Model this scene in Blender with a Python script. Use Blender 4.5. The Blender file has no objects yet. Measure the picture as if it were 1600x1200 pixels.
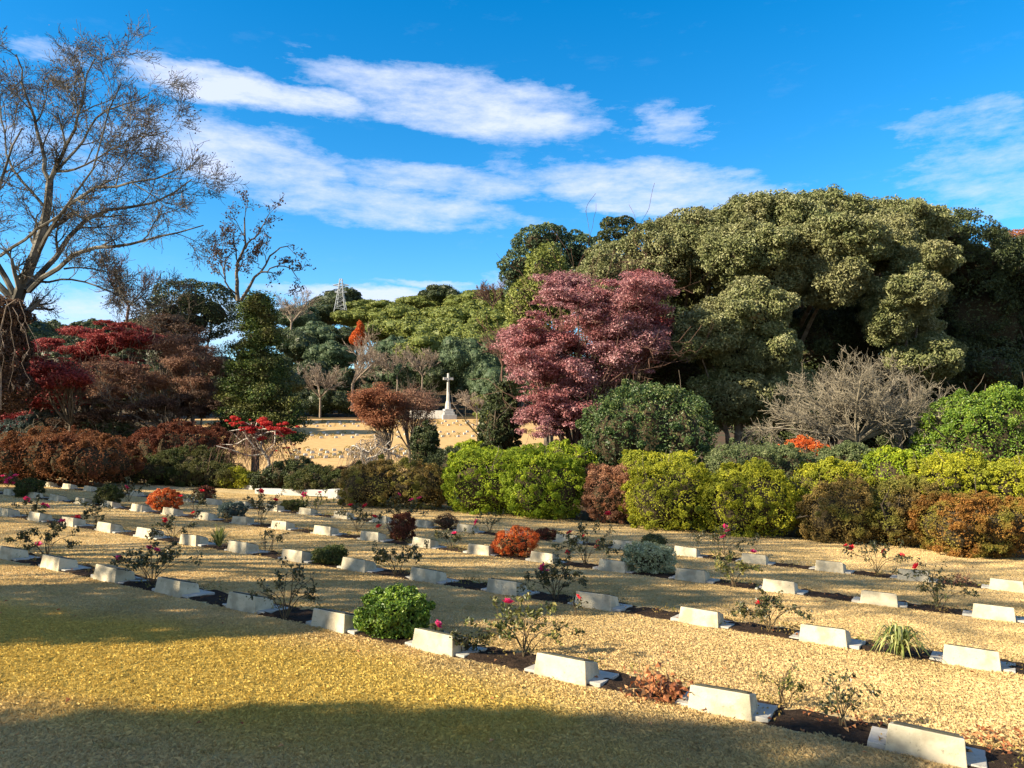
import bpy, math, numpy as np
from mathutils import Matrix
rng = np.random.default_rng(7)
SC = bpy.context.scene
# ------------------------------------------------------------------ camera
F = 1204.0
PITCH = 0.066
CAM = np.array([0.0, 0.0, 1.5])
cp, sp = math.cos(PITCH), math.sin(PITCH)
RW = np.array([[1, 0, 0], [0, cp, -sp], [0, sp, cp]])          # columns: right, forward, up
cam = bpy.data.cameras.new("camera"); cam_o = bpy.data.objects.new("camera", cam)
SC.collection.objects.link(cam_o); SC.camera = cam_o
cam.sensor_fit = 'HORIZONTAL'; cam.sensor_width = 36.0; cam.lens = F / 1600 * 36.0
cam.clip_start = 0.05; cam.clip_end = 5000
cam_o.location = CAM; cam_o.rotation_euler = (math.pi / 2 + PITCH, 0, 0)
# ------------------------------------------------------------------ light
SUN_AZ = np.array([-0.930, -0.368]); SUN_EL = math.radians(29)
S = np.array([SUN_AZ[0] * math.cos(SUN_EL), SUN_AZ[1] * math.cos(SUN_EL), math.sin(SUN_EL)])
sl = bpy.data.lights.new("sun", 'SUN'); sl.energy = 5.0; sl.angle = math.radians(0.55); sl.color = (1.0, 0.85, 0.62)
so = bpy.data.objects.new("sun", sl); SC.collection.objects.link(so)
from mathutils import Vector
so.rotation_euler = Vector(S).to_track_quat('Z', 'Y').to_euler(); so.location = (-20, -5, 20)
SC.view_settings.view_transform = 'Standard'; SC.view_settings.look = 'None'
SC.view_settings.exposure = 1.45; SC.view_settings.gamma = 1
cy = SC.cycles
cy.max_bounces = 5; cy.diffuse_bounces = 3; cy.glossy_bounces = 2; cy.transmission_bounces = 2; cy.transparent_max_bounces = 4
cy.use_denoising = True; cy.caustics_reflective = False; cy.caustics_refractive = False

def ND(nt, typ, ins=None, **kw):
    n = nt.nodes.new(typ)
    for k, v in kw.items(): setattr(n, k, v)
    for k, v in (ins or {}).items():
        if isinstance(v, bpy.types.NodeSocket): nt.links.new(v, n.inputs[k])
        else: n.inputs[k].default_value = v
    return n

def make_world():
    w = bpy.data.worlds.new("World"); SC.world = w; w.use_nodes = True
    nt = w.node_tree; nt.nodes.clear()
    sky = ND(nt, 'ShaderNodeTexSky', sky_type='NISHITA', sun_disc=False, sun_elevation=SUN_EL,
             sun_rotation=math.atan2(SUN_AZ[0], SUN_AZ[1]), altitude=0, air_density=1.0, dust_density=0.15, ozone_density=3.0)
    hs = ND(nt, 'ShaderNodeHueSaturation', {'Hue': 0.497, 'Saturation': 1.42, 'Value': 1.25, 'Color': sky.outputs[0]})
    geo = ND(nt, 'ShaderNodeTexCoord')
    sep = ND(nt, 'ShaderNodeSeparateXYZ', {0: geo.outputs['Generated']})
    az = ND(nt, 'ShaderNodeMath', {0: sep.outputs[0], 1: sep.outputs[1]}, operation='ARCTAN2')
    el = ND(nt, 'ShaderNodeMath', {0: sep.outputs[2]}, operation='ARCSINE')
    co = ND(nt, 'ShaderNodeCombineXYZ', {0: az.outputs[0], 1: el.outputs[0], 2: 0.0})
    # streaky distortion of the cloud layer
    mp = ND(nt, 'ShaderNodeMapping', {0: co.outputs[0], 'Rotation': (0, 0, 0.12), 'Scale': (9, 30, 1)})
    n1 = ND(nt, 'ShaderNodeTexNoise', {'Vector': mp.outputs[0], 'Scale': 1.0, 'Detail': 8.0, 'Roughness': 0.66})
    sub = ND(nt, 'ShaderNodeVectorMath', {0: n1.outputs['Color'], 1: (0.5, 0.5, 0.5)}, operation='SUBTRACT')
    scl = ND(nt, 'ShaderNodeVectorMath', {0: sub.outputs[0], 1: (0.16, 0.035, 0)}, operation='MULTIPLY')
    cd = ND(nt, 'ShaderNodeVectorMath', {0: co.outputs[0], 1: scl.outputs[0]}, operation='ADD')
    def azel(px, py):
        v = RW @ np.array([(px - 800) / F, 1.0, (600 - py) / F]); v /= np.linalg.norm(v)
        return math.atan2(v[0], v[1]), math.asin(v[2])
    acc = None
    #        x0,y0,x1,y1, half thickness px, strength
    for x0, y0, x1, y1, th, st in [(150, 95, 590, 170, 26, 1.15), (0, 60, 160, 100, 16, .5), (440, 100, 950, 165, 34, .9), (560, 160, 960, 195, 32, .95),
                                   (985, 205, 1125, 192, 36, .6), (170, 190, 560, 290, 52, .85), (330, 280, 820, 345, 34, .75),
                                   (480, 260, 900, 300, 26, .7), (780, 262, 1260, 315, 44, .85), (860, 322, 1150, 326, 16, .9),
                                   (1380, 215, 1700, 235, 60, .42), (1400, 290, 1720, 300, 45, .42), (600, 440, 780, 452, 8, .75),
                                   (380, 455, 760, 468, 17, 1.1), (-100, 480, 520, 500, 45, .75), (-60, 210, 200, 250, 40, .45), (740, 430, 900, 470, 20, .5)]:
        a0 = azel(x0, y0); a1 = azel(x1, y1)
        c = ((a0[0] + a1[0]) / 2, (a0[1] + a1[1]) / 2); d = (a1[0] - a0[0], a1[1] - a0[1])
        m = ND(nt, 'ShaderNodeMapping', {0: cd.outputs[0], 'Location': (c[0], c[1], 0), 'Rotation': (0, 0, math.atan2(d[1], d[0])),
                                         'Scale': (math.hypot(*d) / 2 * 1.12, th / F * 1.08, 1)}, vector_type='TEXTURE')
        ln = ND(nt, 'ShaderNodeVectorMath', {0: m.outputs[0]}, operation='LENGTH')
        mr = ND(nt, 'ShaderNodeMapRange', {0: ln.outputs['Value'], 1: 1.15, 2: 0.35, 3: 0.0, 4: st}, interpolation_type='SMOOTHSTEP')
        acc = mr.outputs[0] if acc is None else ND(nt, 'ShaderNodeMath', {0: acc, 1: mr.outputs[0]}, operation='MAXIMUM').outputs[0]
    mp2 = ND(nt, 'ShaderNodeMapping', {0: co.outputs[0], 'Rotation': (0, 0, 0.10), 'Scale': (11, 34, 1)})
    n2 = ND(nt, 'ShaderNodeTexNoise', {'Vector': mp2.outputs[0], 'Scale': 1.0, 'Detail': 9.0, 'Roughness': 0.68})
    mr2 = ND(nt, 'ShaderNodeMapRange', {0: n2.outputs[0], 1: 0.36, 2: 0.58, 3: 0.38, 4: 1.2})
    er = ND(nt, 'ShaderNodeMath', {0: n2.outputs[0], 1: 2.1, 2: -1.08}, operation='MULTIPLY_ADD')
    sm = ND(nt, 'ShaderNodeMath', {0: acc, 1: er.outputs[0]}, operation='ADD')
    al = ND(nt, 'ShaderNodeMapRange', {0: sm.outputs[0], 1: 0.12, 2: 1.15, 3: 0.0, 4: 1.0})
    gate = ND(nt, 'ShaderNodeMapRange', {0: acc, 1: 0.0, 2: 0.12, 3: 0.12, 4: 1.0})
    al = ND(nt, 'ShaderNodeMath', {0: al.outputs[0], 1: gate.outputs[0]}, operation='MULTIPLY')
    al2 = ND(nt, 'ShaderNodeMath', {0: al.outputs[0], 1: 0.88}, operation='MULTIPLY', use_clamp=True)
    mix = ND(nt, 'ShaderNodeMix', {0: al2.outputs[0], 6: hs.outputs[0], 7: (4.6, 5.0, 6.3, 1)}, data_type='RGBA')
    # unseen cloud bank behind the camera, added for neutral fill light
    n3 = ND(nt, 'ShaderNodeTexNoise', {'Vector': geo.outputs['Generated'], 'Scale': 2.2, 'Detail': 6.0, 'Roughness': .6})
    m3 = ND(nt, 'ShaderNodeMapRange', {0: n3.outputs[0], 1: .36, 2: .56, 3: 0.0, 4: .5})
    m4 = ND(nt, 'ShaderNodeMapRange', {0: sep.outputs[1], 1: .18, 2: -.15, 3: 0.0, 4: 1.0}, interpolation_type='SMOOTHSTEP')
    m5 = ND(nt, 'ShaderNodeMath', {0: m3.outputs[0], 1: m4.outputs[0]}, operation='MULTIPLY')
    mix = ND(nt, 'ShaderNodeMix', {0: m5.outputs[0], 6: mix.outputs[2], 7: (5.6, 4.9, 4.4, 1)}, data_type='RGBA')
    bg = ND(nt, 'ShaderNodeBackground', {0: mix.outputs[2], 1: 0.072})
    out = ND(nt, 'ShaderNodeOutputWorld', {0: bg.outputs[0]})
make_world()

# ------------------------------------------------------------------ frames fitted to the photograph
PP, PR = 0.09289640417, 0.0422451019
def Rcam(pitch, roll):        # columns right, forward, up of the camera in a frame
    c, s = math.cos(pitch), math.sin(pitch)
    R = np.array([[1, 0, 0], [0, c, -s], [0, s, c]])
    cr, sr = math.cos(roll), math.sin(roll)
    r, f, u = R[:, 0], R[:, 1], R[:, 2]
    return np.stack([r * cr + u * sr, f, -r * sr + u * cr], 1)
RP = Rcam(PP, PR)
M = RW @ RP.T                  # lawn-plane frame -> world
TH = 0.5646876559739938
HT = 1.4774; HG = HT + 0.165
ZPLANE = M @ np.array([0, 0, 1.0])
def lawn(X, Y, z=0.0):         # point on the lawn plane (frame of the fit) -> world
    return M @ np.array([X, Y, z - HG]) + CAM
def zp(x, y):                  # lawn plane height
    n = ZPLANE
    return CAM[2] - (HG + n[0] * x + n[1] * y) / n[2]
def sstep(t): t = np.clip(t, 0, 1); return t * t * (3 - 2 * t)
def g(x, y):
    x = np.asarray(x, float); y = np.asarray(y, float)
    zpl = zp(np.clip(x, -60, 60), np.clip(y, -30, 60))
    far = np.interp(y, [30, 42, 55, 72, 100, 140, 170, 260, 330, 600], [-1.6, -2.6, -2.6, -1.0, 1.1, 4.3, 7.0, 24, 27, 0])
    far = far + 3.5 * np.exp(-((x - 12) / 22) ** 2) * sstep((y - 150) / 60)
    return zpl * (1 - sstep((y - 27) / 16)) + far * sstep((y - 27) / 16)
def at(px, py, d):             # pixel of the 1600x1200 photograph at forward distance d -> world
    return CAM + RW @ (np.array([(px - 800) / F, 1.0, (600 - py) / F]) * d)
def G(px, py):                 # pixel -> point on the lawn plane, and its distance
    v = RW @ np.array([(px - 800) / F, 1.0, (600 - py) / F])
    t = -HG / float(v @ ZPLANE)
    return CAM + v * t, t
def rowframe(px, py):          # along/across coordinates of a pixel on the lawn
    p, d = G(px, py); q = M.T @ (p - CAM)
    return q
U_ = np.array([math.cos(TH), -math.sin(TH)])       # along the row, to the right
N_ = np.array([math.sin(TH), math.cos(TH)])        # across the rows, away

# ------------------------------------------------------------------ mesh helpers
def mesh(name, V, faces, mat=None, parent=None, smooth=False, loc=None, rnd=None, mats=None, midx=None):
    """faces: list of (k-gon index arrays) as numpy (n,k) arrays"""
    V = np.asarray(V, float)
    me = bpy.data.meshes.new(name)
    if not isinstance(faces, list): faces = [faces]
    faces = [np.asarray(f, np.int64) for f in faces if len(f)]
    nf = sum(len(f) for f in faces)
    me.vertices.add(len(V)); me.vertices.foreach_set('co', V.astype(np.float32).ravel())
    tot = np.concatenate([np.full(len(f), f.shape[1], np.int64) for f in faces]) if nf else np.zeros(0, int)
    me.loops.add(int(tot.sum())); me.loops.foreach_set('vertex_index', np.concatenate([f.ravel() for f in faces]).astype(np.int32))
    me.polygons.add(nf); me.polygons.foreach_set('loop_start', np.concatenate([[0], np.cumsum(tot)[:-1]]).astype(np.int32))
    me.polygons.foreach_set('use_smooth', np.full(nf, smooth))
    if rnd is not None:
        a = me.attributes.new('rnd', 'FLOAT', 'FACE'); a.data.foreach_set('value', np.asarray(rnd, np.float32))
    me.update(calc_edges=True)
    for m in (mats or [mat]): me.materials.append(m)
    if midx is not None: me.polygons.foreach_set('material_index', np.asarray(midx, np.int32))
    o = bpy.data.objects.new(name, me); SC.collection.objects.link(o)
    if parent is not None: o.parent = parent
    if loc is not None: o.location = loc
    return o
def tag(o, label=None, cat=None, group=None, kind=None):
    if label: o['label'] = label
    if cat: o['category'] = cat
    if group: o['group'] = group
    if kind: o['kind'] = kind
    return o
def empty(name, loc, label, cat, group=None, rz=0.0):
    o = bpy.data.objects.new(name, None); SC.collection.objects.link(o); o.location = loc; o.rotation_euler = (0, 0, rz)
    o.empty_display_size = .2
    return tag(o, label, cat, group)
def copy_tree(o, parent=None):
    c = o.copy(); SC.collection.objects.link(c)
    if parent is not None: c.parent = parent
    for ch in [q for q in KIDS.get(o.name, [])]: copy_tree(ch, c)
    return c
KIDS = {}
def remember(root, *parts): KIDS[root.name] = list(parts)

def merge(parts):
    """list of (V, [faces]) -> V, faces"""
    Vs, Fs, off = [], {}, 0
    for V, fs in parts:
        Vs.append(V)
        for f in (fs if isinstance(fs, list) else [fs]):
            f = np.asarray(f)
            if len(f): Fs.setdefault(f.shape[1], []).append(f + off)
        off += len(V)
    return np.concatenate(Vs), [np.concatenate(v) for v in Fs.values()]
def box(x0, x1, y0, y1, z0, z1):
    V = np.array([[x, y, z] for z in (z0, z1) for x, y in ((x0, y0), (x1, y0), (x1, y1), (x0, y1))], float)
    return V, np.array([[0, 3, 2, 1], [4, 5, 6, 7], [0, 1, 5, 4], [1, 2, 6, 5], [2, 3, 7, 6], [3, 0, 4, 7]])
def bevel(o, w=.006, seg=2):
    m = o.modifiers.new('bevel', 'BEVEL'); m.width = w; m.segments = seg; m.limit_method = 'ANGLE'; return o
def norm(v): return v / (np.linalg.norm(v, axis=-1, keepdims=True) + 1e-9)

# tubes: every chain has n points
def tubes(P, R, sides=4):
    P = np.asarray(P, float); R = np.asarray(R, float); K, n, _ = P.shape
    T = np.empty_like(P); T[:, 1:-1] = P[:, 2:] - P[:, :-2]; T[:, 0] = P[:, 1] - P[:, 0]; T[:, -1] = P[:, -1] - P[:, -2]; T = norm(T)
    m = norm(P[:, -1] - P[:, 0])
    ref = np.where(np.abs(m[:, 2:3]) < .9, np.array([[0, 0, 1.]]), np.array([[1., 0, 0]]))[:, None, :]
    A = norm(np.cross(T, np.broadcast_to(ref, T.shape))); B = np.cross(T, A)
    ang = np.arange(sides) * 2 * np.pi / sides
    V = P[:, :, None] + R[:, :, None, None] * (A[:, :, None] * np.cos(ang)[None, None, :, None] + B[:, :, None] * np.sin(ang)[None, None, :, None])
    idx = np.arange(K * n * sides).reshape(K, n, sides)
    a = idx[:, :-1]; b = idx[:, 1:]
    q = np.stack([a, np.roll(a, -1, 2), np.roll(b, -1, 2), b], -1).reshape(-1, 4)
    return V.reshape(-1, 3), q
NP_ = 6
def resample(pts, n=NP_):
    pts = np.asarray(pts, float); L = np.concatenate([[0], np.cumsum(np.linalg.norm(np.diff(pts, axis=0), axis=1))])
    t = np.linspace(0, L[-1], n)
    return np.stack([np.interp(t, L, pts[:, k]) for k in range(3)], 1)
def smoothpath(pts, n):
    pts = np.asarray(pts, float)
    for _ in range(2):
        q = [pts[0]]
        for a, b in zip(pts[:-1], pts[1:]): q += [a * .75 + b * .25, a * .25 + b * .75]
        pts = np.array(q + [pts[-1]])
    return resample(pts, n)
def grow(out, r, p, d, L, rad, lvl, maxl, kids=(3, 5), ang=(25, 55), ratio=(.5, .75), wob=.18, up=.05, tmin=.25, flat=0.0, n=NP_, tipr=.45):
    pts = [p]; dd = d / np.linalg.norm(d)
    for i in range(n - 1):
        dd = dd + r.normal(0, wob, 3) + np.array([0, 0, up]); dd[2] *= (1 - flat); dd /= np.linalg.norm(dd)
        pts.append(pts[-1] + dd * L / (n - 1))
    pts = np.array(pts); rr = rad * np.linspace(1, tipr, n)
    out.append((pts, rr, lvl))
    if lvl < maxl:
        sprout(out, r, pts, rr, L, lvl, maxl, kids, ang, ratio, wob, up, tmin, flat, n, tipr)
def sprout(out, r, pts, rr, L, lvl, maxl, kids=(3, 5), ang=(25, 55), ratio=(.5, .75), wob=.18, up=.05, tmin=.25, flat=0.0, n=NP_, tipr=.45):
    k = r.integers(kids[0], kids[1] + 1); m = len(pts) - 1
    for j in range(k):
        t = tmin + (1 - tmin) * (j + r.uniform(.2, 1)) / k; t = min(t, .999) * m; i = int(t); f = t - i
        q = pts[i] * (1 - f) + pts[i + 1] * f; rad = (rr[i] * (1 - f) + rr[i + 1] * f)
        dd = pts[i + 1] - pts[i]; dd /= np.linalg.norm(dd)
        ax = norm(np.cross(dd, r.normal(0, 1, 3))); a = math.radians(r.uniform(*ang))
        nd = dd * math.cos(a) + ax * math.sin(a)
        grow(out, r, q, nd, L * r.uniform(*ratio), rad * r.uniform(.5, .72), lvl + 1, maxl, kids, ang, ratio, wob, up, tmin, flat, n, tipr)
def chains_mesh(chains, minr=.003, sides=None):
    groups = {}
    for pts, rr, lvl in chains: groups.setdefault(6 if lvl == 0 else (4 if lvl <= 2 else 3), []).append((pts, rr))
    ps = []
    for s, lst in groups.items():
        byn = {}
        for p, r_ in lst: byn.setdefault(len(p), []).append((p, r_))
        for n_, l2 in byn.items():
            ps.append(tubes(np.array([a for a, b in l2]), np.maximum(np.array([b for a, b in l2]), minr), s))
    return merge(ps)

# leaves
def leaves(P, N, size, r, aspect=.55, jit=.75, fold=.18, up=.25):
    K = len(P); n = norm(N * 1.0 + r.normal(0, jit, (K, 3)) + np.array([0, 0, up]))
    t = norm(np.cross(n, r.normal(0, 1, (K, 3)))); b = np.cross(n, t)
    s = (np.asarray(size) * r.uniform(.6, 1.3, K))[:, None]
    l = t * s; w = b * s * aspect; h = n * s * fold
    V = np.stack([P - l * .5, P - w * .5 + h + l * .1, P + l * .5, P + w * .5 + h + l * .1], 1).reshape(-1, 3)
    Fq = np.arange(K * 4).reshape(K, 4)
    return V, Fq
def usphere(r, u=9, v=7):
    th = np.linspace(0, np.pi, v); ph = np.arange(u) * 2 * np.pi / u
    D = np.stack([np.outer(np.sin(th), np.cos(ph)), np.outer(np.sin(th), np.sin(ph)), np.outer(np.cos(th), np.ones(u))], -1).reshape(-1, 3)
    idx = np.arange(u * v).reshape(v, u); a = idx[:-1]; b = idx[1:]
    q = np.stack([a, b, np.roll(b, -1, 1), np.roll(a, -1, 1)], -1).reshape(-1, 4)
    return D, q
def subclumps(E, r, k, f=(.28, .45), low=-.3):
    """k knobs on every ellipsoid, so that a crown has lobes and hollows"""
    out = []
    for c in E:
        d = norm(r.normal(0, 1, (k, 3))); d[:, 2] = np.where(d[:, 2] < low, -d[:, 2], d[:, 2])
        s = r.uniform(f[0], f[1], k)[:, None]; rad = c[3:6].mean()
        ctr = c[:3] + d * c[3:6] * (1 - s * .35)
        out.append(np.concatenate([ctr, c[3:6][None] * s * r.uniform(.85, 1.2, (k, 3))], 1))
    return np.concatenate([np.asarray(E)] + out)
def clump_points(E, n, r, shell=(.82, 1.06), zmin=None, cull=.8, owner=False):
    E = np.asarray(E, float); area = (E[:, 3] * E[:, 4] + E[:, 3] * E[:, 5] + E[:, 4] * E[:, 5])
    cnt = np.maximum(1, (n * 1.6 * area / area.sum()).astype(int))
    own = np.repeat(np.arange(len(E)), cnt); d = norm(r.normal(0, 1, (len(own), 3)))
    e = E[own]; P = e[:, :3] + d * e[:, 3:6] * r.uniform(shell[0], shell[1], (len(own), 1)); N = norm(d / e[:, 3:6])
    keep = np.ones(len(P), bool)
    if zmin is not None: keep &= P[:, 2] > zmin
    if cull:
        for j, c in enumerate(E):
            ins = (((P - c[:3]) / c[3:6]) ** 2).sum(1) < cull * cull
            keep &= ~(ins & (own != j))
    if owner: return P[keep], N[keep], own[keep]
    return P[keep], N[keep]
def core_mesh(E, r, s=.8, zmin=None, u=10, v=7):
    D, q = usphere(r, u, v); ps = []
    for c in E:
        V = c[:3] + D * c[3:6] * s * (1 + r.normal(0, .05, (len(D), 1)))
        if zmin is not None: V[:, 2] = np.maximum(V[:, 2], zmin)
        ps.append((V, q))
    return merge(ps)
def foliage(name, E, n, size, mat, r, parent=None, aspect=.55, jit=.75, up=.25, core=.8, zmin=None, shell=(.82, 1.06), cull=.8, loc=None, fold=.18, nmain=None, tuft=None):
    P, N, own = clump_points(E, n * (1.15 if tuft else 1.35), r, shell if not tuft else (shell[0] - .08, .98), zmin, cull, True); size = size * 1.12
    if tuft:
        TP, TN, TO = clump_points(E, tuft[0], r, (.93, 1.06), zmin, cull, True)
        rad = tuft[1] * r.uniform(.6, 1.35, len(TP)); TE = np.concatenate([TP, np.stack([rad, rad, rad * .8], 1)], 1)
        P2, N2, O2 = clump_points(TE, n * 1.0, r, (.35, 1.1), zmin, 0, True); N2 = norm(N2 + .8 * TN[O2])
        P = np.concatenate([P, P2]); N = np.concatenate([N, N2]); own = np.concatenate([own, O2 % len(E)])
    if loc is None: loc = np.zeros(3)
    V, q = leaves(P, N, size, r, aspect, jit, fold, up)
    ow = r.uniform(0, 1, len(E))
    rn = np.clip(r.uniform(0, 1, len(P)) * .72 + ow[own] * .28, 0, 1)
    parts = [(V, q)]; nl = len(q)
    if core:
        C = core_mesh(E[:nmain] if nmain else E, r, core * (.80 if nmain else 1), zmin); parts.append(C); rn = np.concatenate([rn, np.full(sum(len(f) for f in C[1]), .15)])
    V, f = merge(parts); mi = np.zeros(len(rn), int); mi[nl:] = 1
    return mesh(name, V - np.asarray(loc), f, None, parent, rnd=rn, loc=None, mats=[mat, MATS['twig_core_shade']], midx=mi)

# ------------------------------------------------------------------ materials
MATS = {}
def leafmat(name, cols, trans=.3, rough=.5, spec=.3, noise=0.0, nscale=1.0, ncol=None):
    """cols: list of (pos, rgb) over the per-leaf random value"""
    if name in MATS: return MATS[name]
    m = bpy.data.materials.new(name); m.use_nodes = True; nt = m.node_tree; nt.nodes.clear()
    at_ = ND(nt, 'ShaderNodeAttribute', attribute_name='rnd')
    cr = ND(nt, 'ShaderNodeValToRGB', {0: at_.outputs['Fac']}); el = cr.color_ramp.elements
    for i, (p, c) in enumerate(cols):
        e = el[i] if i < 2 else el.new(p)
        e.position = p; e.color = (*c, 1)
    col = cr.outputs[0]
    if ncol is not None:
        tc = ND(nt, 'ShaderNodeNewGeometry')
        nz = ND(nt, 'ShaderNodeTexNoise', {'Vector': tc.outputs['Position'], 'Scale': nscale, 'Detail': 3.0})
        mr = ND(nt, 'ShaderNodeMapRange', {0: nz.outputs[0], 1: .45, 2: .62, 3: 0.0, 4: noise})
        col = ND(nt, 'ShaderNodeMix', {0: mr.outputs[0], 6: col, 7: (*ncol, 1)}, data_type='RGBA').outputs[2]
    b = ND(nt, 'ShaderNodeBsdfPrincipled', {'Base Color': col, 'Roughness': rough, 'Specular IOR Level': spec})
    t = ND(nt, 'ShaderNodeBsdfTranslucent', {'Color': col})
    mx = ND(nt, 'ShaderNodeMixShader', {0: trans, 1: b.outputs[0], 2: t.outputs[0]})
    ND(nt, 'ShaderNodeOutputMaterial', {0: mx.outputs[0]})
    MATS[name] = m; return m
def surf(name, c1, c2, scale=5.0, rough=.8, bump=.0, bscale=30.0, spec=.3, metal=0.0, lo=.35, hi=.65, c3=None, s3=.5, bdist=.01, spots=None):
    if name in MATS: return MATS[name]
    m = bpy.data.materials.new(name); m.use_nodes = True; nt = m.node_tree; nt.nodes.clear()
    geo = ND(nt, 'ShaderNodeNewGeometry'); pos = geo.outputs['Position']
    nz = ND(nt, 'ShaderNodeTexNoise', {'Vector': pos, 'Scale': scale, 'Detail': 6.0, 'Roughness': .62})
    mr = ND(nt, 'ShaderNodeMapRange', {0: nz.outputs[0], 1: lo, 2: hi})
    col = ND(nt, 'ShaderNodeMix', {0: mr.outputs[0], 6: (*c1, 1), 7: (*c2, 1)}, data_type='RGBA').outputs[2]
    if c3 is not None:
        n3 = ND(nt, 'ShaderNodeTexNoise', {'Vector': pos, 'Scale': s3, 'Detail': 4.0})
        m3 = ND(nt, 'ShaderNodeMapRange', {0: n3.outputs[0], 1: .48, 2: .62})
        col = ND(nt, 'ShaderNodeMix', {0: m3.outputs[0], 6: col, 7: (*c3, 1)}, data_type='RGBA').outputs[2]
    if spots:
        n5 = ND(nt, 'ShaderNodeTexNoise', {'Vector': pos, 'Scale': 38.0, 'Detail': 4.0, 'Roughness': .7})
        m5 = ND(nt, 'ShaderNodeMapRange', {0: n5.outputs[0], 1: .60, 2: .70, 3: 0.0, 4: .75})
        col = ND(nt, 'ShaderNodeMix', {0: m5.outputs[0], 6: col, 7: (*spots, 1)}, data_type='RGBA').outputs[2]
    b = ND(nt, 'ShaderNodeBsdfPrincipled', {'Base Color': col, 'Roughness': rough, 'Specular IOR Level': spec, 'Metallic': metal})
    if bump:
        bn = ND(nt, 'ShaderNodeTexNoise', {'Vector': pos, 'Scale': bscale, 'Detail': 5.0, 'Roughness': .65})
        bp = ND(nt, 'ShaderNodeBump', {'Height': bn.outputs[0], 'Strength': bump, 'Distance': bdist}); nt.links.new(bp.outputs[0], b.inputs['Normal'])
    ND(nt, 'ShaderNodeOutputMaterial', {0: b.outputs[0]})
    MATS[name] = m; return m

def lawncolor(nt, pos):
    """dry winter turf: straw, with a greener yellow patch at the near left"""
    n1 = ND(nt, 'ShaderNodeTexNoise', {'Vector': pos, 'Scale': 1.1, 'Detail': 5.0, 'Roughness': .6})
    m1 = ND(nt, 'ShaderNodeMapRange', {0: n1.outputs[0], 1: .38, 2: .66})
    c = ND(nt, 'ShaderNodeMix', {0: m1.outputs[0], 6: (.76, .58, .30, 1), 7: (.58, .44, .21, 1)}, data_type='RGBA').outputs[2]
    n2 = ND(nt, 'ShaderNodeTexNoise', {'Vector': pos, 'Scale': 3.7, 'Detail': 5.0, 'Roughness': .6})
    m2 = ND(nt, 'ShaderNodeMapRange', {0: n2.outputs[0], 1: .60, 2: .74, 3: 0, 4: .35})
    c = ND(nt, 'ShaderNodeMix', {0: m2.outputs[0], 6: c, 7: (.42, .37, .10, 1)}, data_type='RGBA').outputs[2]
    # greener patch near (-2.5, 6)
    mp = ND(nt, 'ShaderNodeMapping', {0: pos, 'Location': (-2.7, 5.9, 0), 'Rotation': (0, 0, -.36), 'Scale': (3.9, 1.2, 50)}, vector_type='TEXTURE')
    ln = ND(nt, 'ShaderNodeVectorMath', {0: mp.outputs[0]}, operation='LENGTH')
    ad = ND(nt, 'ShaderNodeMath', {0: ln.outputs['Value'], 1: n1.outputs[0]}, operation='ADD')
    m3 = ND(nt, 'ShaderNodeMapRange', {0: ad.outputs[0], 1: 1.75, 2: 1.0, 3: 0, 4: .85}, interpolation_type='SMOOTHSTEP')
    c = ND(nt, 'ShaderNodeMix', {0: m3.outputs[0], 6: c, 7: (.66, .50, .12, 1)}, data_type='RGBA').outputs[2]
    return c
def mk_lawn(name, blade=False):
    m = bpy.data.materials.new(name); m.use_nodes = True; nt = m.node_tree; nt.nodes.clear()
    geo = ND(nt, 'ShaderNodeNewGeometry'); pos = geo.outputs['Position']
    c = lawncolor(nt, pos)
    if blade:
        at_ = ND(nt, 'ShaderNodeAttribute', attribute_name='rnd')
        v = ND(nt, 'ShaderNodeMapRange', {0: at_.outputs['Fac'], 3: .8, 4: 1.12})
        c = ND(nt, 'ShaderNodeVectorMath', {0: c, 'Scale': v.outputs[0]}, operation='SCALE').outputs[0]
        b = ND(nt, 'ShaderNodeBsdfDiffuse', {'Color': c}); t = ND(nt, 'ShaderNodeBsdfTranslucent', {'Color': c})
        s = ND(nt, 'ShaderNodeMixShader', {0: .3, 1: b.outputs[0], 2: t.outputs[0]})
    else:
        n4 = ND(nt, 'ShaderNodeTexNoise', {'Vector': pos, 'Scale': 70.0, 'Detail': 5.0, 'Roughness': .7})
        v = ND(nt, 'ShaderNodeMapRange', {0: n4.outputs[0], 1: .3, 2: .7, 3: .5, 4: .98})
        c = ND(nt, 'ShaderNodeVectorMath', {0: c, 'Scale': v.outputs[0]}, operation='SCALE').outputs[0]
        s = ND(nt, 'ShaderNodeBsdfPrincipled', {'Base Color': c, 'Roughness': .95, 'Specular IOR Level': .05})
        bp = ND(nt, 'ShaderNodeBump', {'Height': n4.outputs[0], 'Strength': .8, 'Distance': .03}); nt.links.new(bp.outputs[0], s.inputs['Normal'])
    ND(nt, 'ShaderNodeOutputMaterial', {0: s.outputs[0]})
    return m
M_LAWN = mk_lawn('dry_turf'); M_BLADE = mk_lawn('dry_grass_blades', True)
M_EARTH = surf('leaf_litter_earth', (.055, .036, .022), (.11, .07, .035), 3.0, .95, .6, 22.0, .1, c3=(.05, .055, .025), s3=.25)
M_SOIL = surf('dark_garden_soil', (.022, .015, .010), (.055, .036, .024), 26.0, .95, .9, 60.0, .1, bdist=.03)
M_STONE = surf('weathered_pale_stone', (.46, .41, .29), (.56, .50, .365), 9.0, .85, .35, 90.0, .2, c3=(.35, .31, .22), s3=6.0, spots=(.20, .19, .14))
M_STONE2 = surf('stone_slab', (.32, .31, .27), (.44, .42, .37), 9.0, .85, .35, 80.0, .2, spots=(.12, .10, .07))
M_BRONZE = surf('aged_bronze', (.045, .05, .04), (.085, .085, .06), 20.0, .5, .2, 60.0, .4, metal=.5)
M_WHITE = surf('white_stone', (.40, .39, .36), (.52, .51, .47), 2.0, .7, .2, 20.0, .3)
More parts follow.
